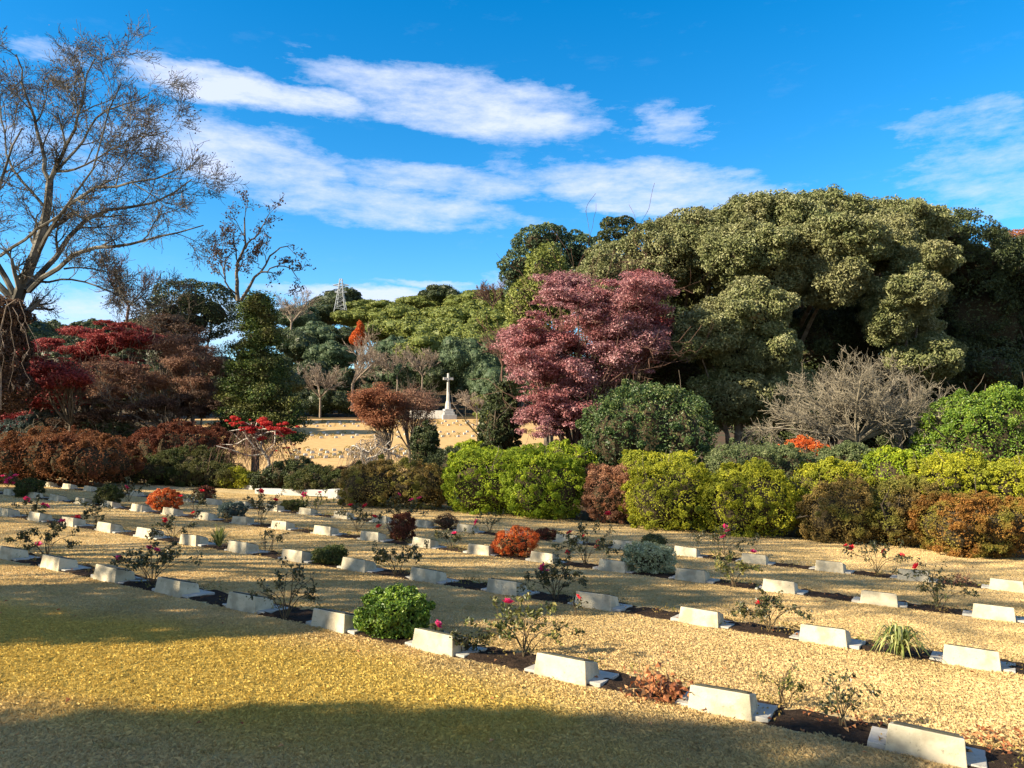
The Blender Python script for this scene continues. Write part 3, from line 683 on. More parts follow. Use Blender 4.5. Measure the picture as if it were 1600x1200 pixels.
def rose(x0, x1, yt, yb, flowers, label, col='p', n=150, lf=.038, nst=6, mat=None, bx=None):
    r = np.random.default_rng(int(x0 * 3 + yb)); bx = bx or (x0 + x1) / 2
    base, d = G(bx, yb); w = (x1 - x0) / F * d; h = (yb - yt) / F * d
    root = empty('rose_bush', tuple(base), label, 'rose bush', 'rose bushes in the grave beds')
    out = []
    for j in range(nst):
        a = (j + .5) / nst * 2 - 1
        tip = np.array([a * w * .48 + ((x0 + x1) / 2 - bx) / F * d, r.normal(0, w * .16), h * r.uniform(.55, .95) * (1 - .25 * abs(a))])
        st = np.array([r.normal(0, .02), r.normal(0, .02), -.02]); mid = (st + tip) * .5 + np.array([-a * w * .1, 0, h * .12]) + r.normal(0, .02, 3)
        pts = smoothpath([st, mid, tip], NP_); L = np.linalg.norm(tip - st)
        rr = .006 * np.linspace(1, .45, NP_); out.append((pts, rr, 1))
        sprout(out, r, pts, rr, L * .55, 1, 3, kids=(2, 3), ang=(25, 60), ratio=(.45, .7), wob=.15, up=.03, tmin=.45)
    fl = []
    for (fx, fy) in flowers:
        f = at(fx, fy, d + r.normal(0, .05)) - base
        near = min((p[-1] for p, _, lv in out if lv >= 1), key=lambda q: np.linalg.norm(q - f))
        if np.linalg.norm(near - f) > .03:
            mid = (near + f) / 2 + np.array([0, 0, -.02]); out.append((smoothpath([near, mid, f], NP_), .003 * np.linspace(1, .8, NP_), 3))
        fl.append(f)
    V, f_ = chains_mesh(out, .0022); mesh('stems', V, f_, M_STEM, root)
    tips = [(p, lv) for p, _, lv in out if lv >= 2]
    pts = []
    for _ in range(n):
        p, lv = tips[r.integers(len(tips))]; t = r.uniform(.15, 1) * (len(p) - 1); i = min(int(t), len(p) - 2); q = p[i] * (1 - (t - i)) + p[i + 1] * (t - i)
        pts += [q + r.normal(0, .018, 3) for _ in range(3)]
    pts = np.array(pts); pts[:, 2] = np.maximum(pts[:, 2], .02)
    V, q = leaves(pts, norm(r.normal(0, 1, pts.shape)), lf, r, .6, .5, .15)
    mesh('leaves', V, q, mat or L_ROSE, root, rnd=r.uniform(0, 1, len(pts)))
    for f in fl:
        V, ff, rn = flower_mesh(r, .043 * max(1, d / 10) * r.uniform(.85, 1.15))
        o = mesh('flower', V, ff, L_PINK if col == 'p' else L_REDP, root, rnd=rn, loc=tuple(f)); o.rotation_euler = (r.normal(.5, .4), r.normal(0, .4), r.uniform(0, 6))
    return root
ROSES = [
    (28, 116, 814, 866, [(60, 851), (97, 815)], 'leafy rose with pink blooms at the left, between the front two rows', 'p', 260, .036, 7),
    (184, 292, 842, 914, [(185, 872), (233, 856), (245, 860)], 'full rose bush with three deep pink blooms near the left front', 'p', 330, .032, 8),
    (16, 74, 778, 810, [(41, 781), (67, 789), (73, 791)], 'rose with purple pink blooms behind a white marker at the far left', 'p', 130, .04, 5),
    (113, 186, 784, 818, [(114, 811), (121, 809)], 'low spreading rose with a red bloom touching the lawn, at the left', 'r', 170, .036, 6),
    (234, 306, 803, 848, [(257, 813)], 'sparse rose with one red bloom left of a second-row marker', 'r', 190, .034, 6),
    (176, 224, 747, 784, [(197, 763)], 'round leafy rose with one pink bloom above the left orange bush', 'p', 200, .042, 6),
    (276, 330, 760, 806, [(282, 776), (315, 768), (302, 802)], 'rose with red blooms just right of the left orange bush', 'r', 150, .038, 6),
    (52, 92, 728, 755, [(60, 734), (72, 731), (80, 733), (84, 742)], 'pink rose at the back left lawn edge before the rusty azalea', 'p', 120, .05, 5),
    (-10, 34, 738, 762, [(5, 745), (15, 748), (24, 744), (22, 757), (12, 752)], 'pale pink flowering rose at the left edge', 'p', 150, .045, 6),
    (384, 432, 762, 822, [(430, 782), (408, 768)], 'tall rose with tiny red blooms before the white kerb', 'r', 240, .036, 7),
    (462, 522, 768, 803, [(475, 773), (500, 770)], 'light green rose with two pink blooms at the kerb end', 'p', 160, .038, 6),
    (524, 594, 784, 832, [(548, 790), (571, 791), (585, 808), (592, 823)], 'dark leafed rose with four small dark red blooms', 'r', 230, .034, 7),
    (598, 662, 772, 826, [(623, 773), (655, 779), (643, 782)], 'rose with three pink blooms rising behind the red brown bush', 'p', 200, .036, 6),
    (738, 792, 802, 834, [(745, 816)], 'small sparse rose with one pale pink bloom in the fourth row', 'p', 90, .036, 5),
    (678, 734, 824, 858, [(710, 834)], 'low rose with one salmon bloom left of the orange bush', 'p', 140, .034, 5),
    (398, 442, 820, 864, [], 'bloomless wiry rose behind a white second-row marker', 'r', 60, .034, 5),
    (574, 662, 844, 898, [], 'bloomless dark twisted rose in the second row', 'r', 260, .034, 7),
    (398, 498, 884, 968, [], 'sparse shaded rose left of the marker beside the round green bush', 'r', 150, .03, 8),
    (742, 900, 936, 1028, [(793, 942)], 'wide sparse light green rose with a pink bloom over the front row', 'p', 240, .032, 9),
    (816, 918, 870, 938, [(848, 885), (855, 893), (845, 891)], 'dense dark rose with crimson blooms in the second row', 'p', 330, .032, 8),
    (888, 915, 930, 962, [(903, 934)], 'short single-stemmed rose with one red bud at a marker corner', 'r', 18, .03, 2),
    (866, 962, 816, 884, [(890, 833), (912, 838), (935, 847), (932, 856), (887, 864), (950, 803)], 'tall rose with six small red blooms left of the silver mound', 'r', 280, .036, 8),
    (1084, 1178, 818, 868, [(1133, 823), (1137, 830), (1130, 840), (1177, 863)], 'rose topped with bright magenta blooms in the fourth row', 'p', 230, .034, 8),
    (1106, 1188, 866, 918, [], 'bloomless light leafed rose in the third row, right of the silver mound', 'r', 230, .034, 7),
    (1152, 1252, 918, 988, [(1187, 944)], 'leafy rose with one red bloom between two cream second-row markers', 'r', 250, .03, 8),
    (1318, 1420, 840, 896, [(1322, 853), (1331, 856), (1381, 862), (1409, 868)], 'fan-shaped rose with loose red petals in the fourth row at the right', 'r', 160, .034, 7),
    (1416, 1512, 884, 954, [(1432, 885)], 'leggy rose with bare lower stems and one red bloom at the right', 'r', 170, .032, 7),
    (1190, 1262, 1040, 1104, [], 'sparse low rose with few leaves above the nearest bed', 'r', 60, .026, 5),
    (1280, 1362, 1056, 1140, [], 'sparse dark rose twigs beside the nearest cream marker', 'r', 70, .026, 5),
    (680, 766, 982, 1020, [(684, 976)], 'low sprawling rose behind the marker with the nodding bloom', 'p', 110, .03, 6)]
for t in ROSES: rose(*t[:6], col=t[6], n=int(t[7] * .9), lf=t[8] * 1.25, nst=t[9], mat=(L_ROSR if ('light' in t[5] or 'sparse low' in t[5]) else L_ROSE))

# litter on the lawn and in the beds
def litter():
    r = np.random.default_rng(5); pts = []
    for _ in range(90):
        p, d = G(r.uniform(0, 1600), r.uniform(900, 1200) if r.uniform() < .5 else r.uniform(820, 1000)); pts.append(p + [0, 0, .035])
    for _ in range(90):
        p, d = G(r.normal(1560, 40), 1165 + r.normal(0, 12)); pts.append(p + [0, 0, .035])
    for _ in range(40):
        p, d = G(r.normal(1320, 40), 1130 + r.normal(0, 10)); pts.append(p + [0, 0, .03])
    for k, (x0, y0) in enumerate(ROW0):
        for _ in range(160):
            a = r.uniform(-24, 6); b = r.uniform(.05, .5); pts.append(lawn(x0 + U_[0] * a + N_[0] * b, y0 + U_[1] * a + N_[1] * b, .03))
    pts = np.array(pts); pts = pts[near_mask(pts[:, 0], pts[:, 1])]
    V, q = leaves(pts, np.tile([0, 0, 1.0], (len(pts), 1)), .036, r, .7, .3, .3)
    tag(mesh('fallen_leaves', V, q, L_LITT, rnd=r.uniform(0, 1, len(pts))), 'scattered fallen brown and orange leaves on lawn and beds', 'fallen leaves', kind='stuff')
litter()

def weeds():
    r = np.random.default_rng(15); P = []
    for k, (x0, y0) in enumerate(ROW0):
        for _ in range(330 if k else 260):
            a = r.uniform(-26, 6); b = r.choice([r.uniform(.06, .5), r.uniform(.42, .54)]); c = lawn(x0 + U_[0] * a + N_[0] * b, y0 + U_[1] * a + N_[1] * b, .02)
            if c[1] < 3 or c[1] > 24: continue
            s = r.uniform(.02, .075)
            for _ in range(14): P.append(c + r.normal(0, 1, 3) * [s, s, s * .45] + [0, 0, s * .4])
    P = np.array(P); P = P[near_mask(P[:, 0], P[:, 1])]
    V, q = leaves(P, norm(r.normal(0, 1, P.shape) + [0, 0, .8]), .028, r, .45, .5, .3)
    tag(mesh('bed_weeds', V, q, L_AZ_O, rnd=r.uniform(0, 1, len(P))), 'small weeds and plant scraps growing in the dark grave beds', 'weeds', kind='stuff')
weeds()

# white kerb and slab at the back edge of the lawn
def kerb(p0, p1, h, wd, name, label, cat):
    a, _ = G(*p0); b, _ = G(*p1); v = b - a; L = np.linalg.norm(v); V, q = box(0, L, 0, wd, -.05, h)
    o = bevel(mesh(name, V, q, M_WHITE), .01); o.location = a; o.rotation_euler = (0, 0, math.atan2(v[1], v[0])); tag(o, label, cat)
kerb((398, 771), (512, 778), .16, .35, 'stone_kerb', 'long low white stone kerb at the back edge of the lawn', 'kerb')
kerb((512, 779), (527, 780), .30, .4, 'kerb_end_block', 'square white stone block at the right end of the long kerb', 'block')
kerb((371, 764), (395, 765.5), .14, .8, 'stone_slab', 'short grey stone slab left of the long white kerb', 'slab')

# ------------------------------------------------------------------ trees
def leaf_tree(name, E, base, mat, label, n, leaf, knob=12, core=.82, r=None, trunk=.2, limbs=7, group=None, aspect=.5, jit=.8, kf=(.25, .42), shell=(.84, 1.07), bark=None, up=.3, cull=.8, low=-.3, fol='crown', tuft=None):
    r = r or np.random.default_rng(int(abs(base[0]) * 100) + 3)
    E = np.array(E, float); base = np.array(base, float)
    root = empty(name, tuple(base), label, 'tree', group)
    E0 = E.copy(); E = subclumps(E, r, knob, f=kf, low=low) if knob else E
    foliage(fol, E, n, leaf, mat, r, root, core=core, loc=base, aspect=aspect, jit=jit, shell=shell, up=up, cull=cull, nmain=len(E0), tuft=tuft)
    out = []
    top = E0[:, :3].mean(0) - base
    pts = smoothpath([np.array([0, 0, -.3]), top * .3 * np.array([.5, .5, 1]), top * .7], NP_); out.append((pts, trunk * np.linspace(1, .55, NP_), 0))
    for j, c in enumerate(E0[r.permutation(len(E0))[:limbs]]):
        t = pts[r.integers(2, NP_)]; q = c[:3] - base
        p2 = smoothpath([t, (t + q) / 2 + r.normal(0, .15, 3), q], NP_); rr = trunk * .45 * np.linspace(1, .35, NP_); out.append((p2, rr, 1))
        sprout(out, r, p2, rr, c[3] * .7, 1, 2, kids=(2, 3), up=.0)
    V, f = chains_mesh(out, .01); mesh('trunk', V, f, bark or M_BARK, root)
    return root
def pxE(lst, d):      # (px, py, rx_px, ry_px, depth offset, depth radius m)
    out = []
    for (x, y, rx, ry, dd, rd) in lst:
        D = d + dd; c = at(x, y, D); out.append([c[0], c[1], c[2], rx / F * D, rd, ry / F * D])
    return out
def gb(px, d, dz=0):
    p = at(px, 680, d); return (p[0], p[1], float(g(p[0], p[1])) + dz)

# the great evergreen mound on the right: six trees
MG = 'evergreen trees forming the great mound'
MD = 36.0
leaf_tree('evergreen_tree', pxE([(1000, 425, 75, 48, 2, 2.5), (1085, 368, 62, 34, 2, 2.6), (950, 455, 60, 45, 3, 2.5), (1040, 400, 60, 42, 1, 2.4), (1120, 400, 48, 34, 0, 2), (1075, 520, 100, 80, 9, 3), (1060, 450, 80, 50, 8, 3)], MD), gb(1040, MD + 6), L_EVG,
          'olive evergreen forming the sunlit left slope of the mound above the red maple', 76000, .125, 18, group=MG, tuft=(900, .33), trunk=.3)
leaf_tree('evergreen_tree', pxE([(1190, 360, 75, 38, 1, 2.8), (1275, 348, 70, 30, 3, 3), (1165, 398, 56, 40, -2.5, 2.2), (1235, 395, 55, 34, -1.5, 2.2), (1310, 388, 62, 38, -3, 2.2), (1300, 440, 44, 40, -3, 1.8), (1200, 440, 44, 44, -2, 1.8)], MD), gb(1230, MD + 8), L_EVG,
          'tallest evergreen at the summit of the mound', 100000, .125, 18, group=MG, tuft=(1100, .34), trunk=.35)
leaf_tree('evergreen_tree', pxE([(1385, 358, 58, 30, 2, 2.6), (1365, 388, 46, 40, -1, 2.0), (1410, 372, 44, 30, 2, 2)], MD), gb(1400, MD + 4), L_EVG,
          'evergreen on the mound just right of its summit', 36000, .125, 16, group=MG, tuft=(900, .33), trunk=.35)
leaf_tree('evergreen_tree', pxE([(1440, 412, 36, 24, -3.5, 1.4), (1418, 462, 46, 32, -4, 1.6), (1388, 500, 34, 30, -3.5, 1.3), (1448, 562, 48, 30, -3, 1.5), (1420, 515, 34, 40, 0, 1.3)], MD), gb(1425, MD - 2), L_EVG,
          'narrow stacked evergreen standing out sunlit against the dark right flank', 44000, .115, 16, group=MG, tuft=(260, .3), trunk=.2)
leaf_tree('evergreen_tree', pxE([(1105, 520, 55, 30, -7, 1.6), (1170, 492, 54, 40, -6.5, 1.8), (1205, 550, 38, 36, -7, 1.4), (1150, 578, 50, 50, -6, 1.6), (1140, 625, 60, 40, -6.5, 1.5), (1092, 545, 36, 16, -7.5, .9), (1205, 620, 55, 46, -6, 1.6)], MD), gb(1150, MD - 6), L_EVG,
          'lower rounded evergreen at the left foot of the mound, behind the camellia', 60000, .11, 18, group=MG, tuft=(320, .3), trunk=.18)
leaf_tree('evergreen_tree', pxE([(1455, 385, 66, 42, 5, 3), (1510, 420, 60, 50, 5.5, 3), (1400, 480, 110, 110, 9, 3), (1500, 450, 90, 80, 7, 3), (1530, 520, 100, 120, 6, 3), (1260, 470, 120, 90, 10, 3), (1180, 520, 120, 90, 10, 3)], MD), gb(1430, MD + 9), L_EVD,  # flank and inner lobes split off, their shade put into darker leaves
          'evergreen right flank of the mound, its shade put into darker leaf colour', 60000, .13, 16, group=MG, tuft=(1100, .34), trunk=.35)
leaf_tree('evergreen_tree', pxE([(1545, 580, 44, 34, -1, 1.8), (1545, 460, 80, 70, 7, 3), (1630, 430, 60, 45, 4, 3), (1600, 520, 90, 110, 7, 3), (1500, 600, 90, 90, 5, 2.5), (1640, 600, 60, 80, 4, 2.5)], MD), gb(1570, MD + 6), L_EVD,  # darker leaves hold the shade on this edge of the mound
          'evergreen at the right edge of the mound, shade put into leaf colour', 44000, .135, 14, group=MG, tuft=(320, .4), trunk=.3)
leaf_tree('evergreen_tree', pxE([(1300, 590, 150, 80, 6, 2.5), (1400, 640, 120, 70, 5, 2.5), (1220, 640, 90, 70, 5, 2.5), (1330, 520, 110, 60, 5, 2.5), (1265, 540, 60, 50, 2, 2)], MD), gb(1300, MD + 6), L_EVD,  # shade of the hollow under the canopy put into the leaf colour
          'evergreen understorey behind the bare spreading tree, shade of the hollow put into leaf colour', 46000, .14, 12, group=MG, tuft=(260, .4), trunk=.25)
leaf_tree('autumn_tree', pxE([(1600, 390, 40, 30, 0, 2), (1625, 420, 40, 40, 0, 2)], 44), gb(1615, 44), L_RUST,
          'orange-tipped tree peeping over the mound at the right edge', 5000, .16, 10, trunk=.2)
# tall trees at the left shoulder of the mound
leaf_tree('eucalyptus_like_tree', pxE([(835, 380, 30, 22, 0, 2), (860, 375, 24, 20, 1, 2), (815, 415, 32, 22, 0, 2), (860, 410, 36, 30, 0, 2), (800, 430, 20, 14, 0, 1.5), (900, 400, 40, 32, 2, 2.5), (930, 420, 40, 40, 2, 3), (840, 455, 50, 30, 2, 3)], 62), gb(860, 64), L_HILB,
          'tall blue green tree rising at the left shoulder of the mound', 16000, .24, 12, core=.7, trunk=.35)
leaf_tree('evergreen_tree', pxE([(850, 430, 30, 40, 0, 2), (870, 470, 50, 50, 1, 2.5), (820, 480, 30, 40, 1, 2)], 50), gb(855, 52), L_HILL,
          'yellow green leafy tree in front of the tall blue green tree', 9000, .2, 10, trunk=.25)
leaf_tree('evergreen_tree', pxE([(952, 350, 14, 9, 0, .8), (975, 348, 16, 9, 1, .8), (965, 368, 22, 12, 0, 1), (945, 370, 12, 8, 0, .6), (992, 360, 12, 10, 0, .8)], 52), gb(965, 53), L_EVD,
          'small airy dark tree top poking out above the left slope of the mound', 2600, .16, 8, core=.5, trunk=.14)
leaf_tree('evergreen_tree', pxE([(990, 560, 110, 70, 0, 2), (1060, 600, 60, 60, 0, 2), (880, 600, 60, 60, 2, 2)], 33), gb(1000, 34), L_EVD,
          'dark evergreen mass between the red maple and the camellia', 12000, .14, 10, trunk=.2)

# dusty red maple: flat leaf layers
def layered(name, x0, x1, yt, yb, d, mat, label, n, leaf, k, seed, th=.16, dep=2.2, base_px=None, group=None, trunk=.12, skew=0.0, shape='dome', twig=True, bark=None, k_r=(.5, 1.15), core=0, outline=None):
    r = np.random.default_rng(seed); E = []; cx, cyp = (x0 + x1) / 2, (yt + yb) / 2; rx, ry = (x1 - x0) / 2, (yb - yt) / 2
    B = []
    while len(E) < k:
        if outline:
            ox, oy, orx, ory = outline[r.integers(len(outline))]; a = norm(r.normal(0, 1, 3)) * r.uniform(.2, 1.45) ** .5; c = at(ox + a[0] * orx, oy + a[2] * ory, d + a[1] * dep * .8); s = r.uniform(*k_r) * (1 if np.linalg.norm(a) < .9 else .45)
            for q_ in range(3): E.append([c[0] + r.normal(0, .3), c[1] + r.normal(0, .3), c[2] - q_ * .08 + r.normal(0, .05), s * (1 - .25 * q_), s * .9, s * th * 2 * r.uniform(.6, 1.2)])
            continue
        if r.uniform() < .4:
            a = norm(r.normal(0, 1, 3)) * r.uniform(.4, 1) ** .5; D = d + a[1] * dep; c = at(cx + a[0] * rx * .9, cyp - a[2] * ry * .9, D); s = r.uniform(*k_r) * .8; E.append([c[0], c[1], c[2], s, s * .9, s * th * 2]); continue
        if len(E) % 7 == 0 or len(E) < 7:
            B0 = norm(r.normal(0, 1, 3)) * r.uniform(.35, .95) ** .5; dir0 = norm(B0 * [1, 1, .15] + r.normal(0, .25, 3)) * .42
        t = (len(E) % 7) / 6 - .5; a = B0 + dir0 * t * 1.1 + r.normal(0, .07, 3) - np.array([0, 0, .22 * max(t, 0)])
        if np.linalg.norm(a) > 1.08: a = a / np.linalg.norm(a) * r.uniform(.9, 1.08)
        x = cx + a[0] * rx * .86; y = cyp - a[2] * ry * .88
        D = d + a[1] * dep; c = at(x + skew * a[2], y, D); s = r.uniform(*k_r)
        E.append([c[0], c[1], c[2], s, s * .9, s * th * 2 * r.uniform(.8, 1.4)])
    bp = gb(base_px or cx, d)
    root = empty(name, bp, label, 'tree', group); base = np.array(bp)
    foliage('crown', np.array(E), n, leaf, mat, r, root, core=core, loc=base, aspect=.6, jit=.5, shell=(.2, 1.1), up=.9, cull=0)
    out = []; E = np.array(E); fk = norm(r.normal(0, 1, 3))
    fork = np.array([0, 0, (at(cx, yb, d)[2] - base[2]) * .6 + .3])
    out.append((smoothpath([np.array([0, 0, -.2]), fork * .5 + r.normal(0, .08, 3), fork], NP_), trunk * np.linspace(1, .8, NP_), 0))
    for c in E[r.permutation(len(E))[:16]]:
        q = c[:3] - base; m = (fork + q) / 2 + r.normal(0, .2, 3); p2 = smoothpath([fork, m, q], NP_); rr = trunk * .5 * np.linspace(1, .3, NP_); out.append((p2, rr, 1))
        if twig: sprout(out, r, p2, rr, np.linalg.norm(q - fork) * .55, 1, 4, kids=(2, 4), up=.05, wob=.15)
    V, f = chains_mesh(out, .007); mesh('trunk', V, f, bark or M_BARK, root)
    return root
layered('red_maple', 772, 1062, 418, 700, 28.5, L_MAP, 'large dusty red maple left of the great mound', 110000, .075, 760, 3, dep=2.6, k_r=(.35, .85), base_px=900, trunk=.13, th=.2, bark=M_DTWIG,
        outline=[(905, 500, 80, 50), (968, 478, 60, 40), (850, 590, 52, 72), (930, 560, 80, 60), (880, 640, 66, 38), (990, 530, 44, 28), (1000, 445, 38, 16), (835, 545, 36, 46), (900, 450, 40, 22)])
layered('red_maple', 930, 1055, 470, 570, 30.5, L_MAPD, 'brighter crimson maple top behind the dusty red maple', 9000, .09, 26, 9, dep=1.2, base_px=990, trunk=.12)
layered('red_maple', 30, 260, 500, 640, 40, L_MAPD, 'dark red maple under the bare plane tree at the left', 40000, .10, 330, 5, dep=2.4, base_px=150, trunk=.16, k_r=(.3, .9), th=.13,
        outline=[(120, 530, 78, 26), (75, 585, 60, 18), (205, 520, 46, 22), (110, 612, 80, 16), (165, 560, 60, 22), (60, 545, 40, 20)])
layered('red_maple', -80, 120, 540, 680, 38.5, L_MAPD, 'deep shaded red maple at the left edge', 24000, .12, 60, 6, dep=3, base_px=10, trunk=.16, k_r=(.6, 1.5))
layered('red_maple', 40, 140, 562, 612, 35, L_MAPD, 'low pinkish red maple bough lit by the sun at the left', 7000, .10, 22, 15, dep=1.2, base_px=110, trunk=.1, k_r=(.4, .9))
layered('brown_maple', 140, 335, 520, 625, 38, L_TAN, 'tan brown nearly leafless maple between red maple and dark conifer', 34000, .07, 330, 7, dep=2.4, base_px=270, trunk=.12, k_r=(.3, .85), th=.2,
        outline=[(235, 570, 85, 32), (300, 552, 40, 34), (185, 600, 46, 22), (270, 605, 60, 26), (320, 590, 24, 30)])
layered('brown_maple', 90, 330, 590, 680, 36, L_BRN, 'shaded brown maple with thin stems behind the red azalea', 16000, .075, 160, 8, dep=2.0, base_px=305, trunk=.09, k_r=(.25, .7),
        outline=[(220, 638, 90, 22), (140, 648, 60, 20), (300, 630, 40, 16)])
layered('brown_maple', 200, 330, 490, 560, 43, L_BRN, 'dim brown twiggy tree below the dark round treetop', 9000, .11, 40, 12, dep=2.5, base_px=260, trunk=.1)
layered('rusty_maple', 550, 640, 596, 668, 55, L_RUST, 'rusty maple standing before the far lawn', 11000, .12, 60, 13, dep=1.8, base_px=608, trunk=.13, th=.25)
layered('rusty_maple', 605, 690, 598, 675, 57, L_TAN, 'brown grey maple right of the rusty maple before the far lawn', 6500, .11, 50, 14, dep=1.8, base_px=640, trunk=.14, th=.25)

# ivy clad conifer with bare crown above, and neighbours on the left
def conifer():
    d = 37.0; r = np.random.default_rng(21); E = []
    for j in range(280):
        t = r.uniform(0, 1) ** .7; y = 455 + t * 235; hw = 5 + 66 * t ** .85; x = 402 + r.uniform(-1, 1) * hw * (1 if r.uniform() < .8 else .7)
        D = d + r.uniform(-1, 1) * hw / F * d; c = at(x, y, D); s = r.uniform(.14, .42)
        E.append([c[0], c[1], c[2], s * 1.2, s, s * .5])
    E = np.array(E); bp = gb(400, d); base = np.array(bp)
    root = empty('conifer_tree', bp, 'tall dark ivy-clad conifer rising in the left centre', 'tree')
    foliage('crown', E, 42000, .10, L_CED, r, root, core=.6, loc=base, jit=1.0, up=.1, cull=0, shell=(.2, 1.9))
    c = [at(400, 440 + 60 * t, d) for t in (0, 1, 4)]
    pts = smoothpath([np.array([0, 0, -.2]), c[2] - base, c[1] - base], NP_); mesh('trunk', *tubes(pts[None], (.22 * np.linspace(1, .5, NP_))[None], 7), M_BARK, root)
conifer()
def limb_tree(name, limbs, d, label, mat, maxl, kids, L0, leafmat_=None, nleaf=0, leafsz=.1, base_px=None, tw=.006, seed=1, up=.05, wob=.16, ang=(25, 55), ratio=(.5, .75), tmin=.2, group=None, base_z=None, cat='tree', leafspread=.08):
    """limbs: pixel polylines with depth offsets [(px,py,dd)...], radius"""
    r = np.random.default_rng(seed); bp = gb(base_px, d) ; base = np.array(bp); root = empty(name, bp, label, cat, group); out = []
    for pl, r0, r1, lf in limbs:
        pts = np.array([at(x, y, d + dd) for x, y, dd in pl]); n = 10; p = smoothpath(pts, n) - base
        p[1:-1] += r.normal(0, .05, (n - 2, 3)); rr = np.linspace(r0, r1, n); out.append((p, rr, 0 if r0 > .07 else 1))
        sprout(out, r, p, rr, L0 * lf, 1, maxl, kids=kids, ang=ang, ratio=ratio, wob=wob, up=up, tmin=tmin)
    V, f = chains_mesh(out, tw); mesh('trunk', V, f, mat, root)
    if nleaf:
        tips = [p for p, _, lv in out if lv >= maxl - 1]; P = []
        for _ in range(nleaf): p = tips[r.integers(len(tips))]; P.append(p[r.integers(1, len(p))] + r.normal(0, leafspread, 3))
        P = np.array(P); V, q = leaves(P, norm(r.normal(0, 1, P.shape)), leafsz, r, .7, .5, .3); mesh('crown', V, q, leafmat_, root, rnd=r.uniform(0, 1, len(P)))
    return root
limb_tree('bare_tree', [
    ([(372, 470, 0), (370, 430, 0), (371, 405, .3), (385, 380, .3), (382, 340, 0)], .10, .03, 1),
    ([(384, 388, 0), (392, 372, 0), (400, 370, 0), (420, 335, .5)], .05, .02, .8),
    ([(374, 465, 0), (352, 440, -.4), (348, 425, 0), (352, 405, 0), (368, 392, 0)], .05, .02, .7),
    ([(350, 428, 0), (344, 410, 0), (345, 390, 0), (352, 370, 0)], .03, .012, .7),
    ([(376, 470, 0), (392, 445, 0), (404, 428, 0), (424, 398, .4), (440, 386, 0), (452, 384, 0)], .08, .02, .9),
    ([(404, 428, 0), (428, 418, -.4), (450, 413, 0), (458, 428, 0), (470, 442, 0)], .045, .012, .7),
    ([(406, 425, 0), (402, 405, 0), (398, 392, 0)], .03, .012, .6)],
    36.0, 'leaning bare tree with few brown leaves rising above the dark conifer', M_BARK, 4, (3, 4), 1.5, L_BRN, 1300, .12, base_px=376, tw=.010, seed=4)
leaf_tree('evergreen_tree', pxE([(300, 475, 45, 34, 0, 2.4), (270, 490, 30, 26, -1, 2), (335, 490, 32, 36, 1, 2.4), (300, 505, 50, 30, 0, 2)], 46), gb(300, 46), L_EVD,
          'dark brownish round-topped evergreen left of the conifer', 15000, .14, 16, trunk=.25, core=.6)
leaf_tree('evergreen_tree', pxE([(-15, 505, 45, 40, 0, 1.2), (-5, 560, 40, 55, 0, 1.3), (15, 490, 24, 20, 0, .9), (5, 610, 40, 36, 0, 1.2)], 33), gb(-10, 33), L_BRN,
          'dark withered creeper mass around the foot of the plane tree at the left edge', 12000, .15, 14, trunk=.25, core=.6)

# big bare plane tree on the left
limb_tree('plane_tree', [
    ([(15, 640, 0), (12, 560, 0), (20, 500, 0), (22, 460, 0), (55, 400, 0), (75, 345, 0), (78, 280, 0)], 0.341, 0.150, 1.0),
    ([(78, 285, 0), (70, 250, .5), (55, 200, 1), (40, 140, 1), (25, 85, 1)], 0.105, 0.030, 1.1),
    ([(78, 285, 0), (85, 265, 0), (100, 240, -.5), (118, 190, -1), (135, 130, -1), (148, 92, -1)], 0.105, 0.026, 1.1),
    ([(88, 268, 0), (120, 232, .5), (150, 185, 1), (190, 165, 1.5), (230, 150, 1.5)], 0.074, 0.022, 1.0),
    ([(90, 268, 0), (130, 262, -1), (185, 225, -1.5), (215, 215, -2), (262, 205, -2)], 0.062, 0.022, 1.0),
    ([(60, 395, 0), (90, 340, -1), (130, 300, -2), (190, 285, -3), (240, 285, -3), (282, 262, -3)], 0.105, 0.026, 1.1),
    ([(40, 455, 0), (70, 420, 1), (120, 360, 1.5), (160, 325, 2), (215, 325, 2), (260, 310, 2), (300, 280, 2)], 0.149, 0.026, 1.1),
    ([(45, 455, 0), (100, 410, -1), (130, 390, -1), (200, 385, -2), (250, 370, -2), (300, 362, -2), (318, 352, -2)], 0.124, 0.022, 1.0),
    ([(60, 440, 0), (120, 432, 0), (170, 455, 0), (215, 480, 0)], 0.056, 0.015, .8),
    ([(22, 460, 0), (0, 420, 0), (-30, 370, 0), (-10, 320, 0), (10, 250, 0), (35, 200, 0)], 0.136, 0.030, 1.1),
    ([(22, 470, 0), (-20, 430, 0), (-60, 330, 0), (-50, 210, 0), (-30, 120, 0)], 0.155, 0.030, 1.2),
    ([(75, 330, 0), (50, 300, 1), (20, 270, 1.5), (0, 200, 2), (-5, 120, 2)], 0.074, 0.022, 1.1),
    ([(0, 400, 0), (40, 370, -2), (100, 330, -2.5), (150, 250, -3), (160, 200, -3), (190, 130, -3)], 0.074, 0.022, 1.0),
    ([(100, 420, 0), (150, 420, 2), (200, 440, 2), (250, 460, 2)], 0.043, 0.011, .8)],
    35.0, 'huge bare plane tree with spreading pale limbs at the left', M_PLANE, 5, (5, 6), 2.7, L_BRN, 8000, .085, base_px=15, tw=.0085, seed=8, wob=.15, up=.03, ratio=(.48, .72), leafspread=.16)
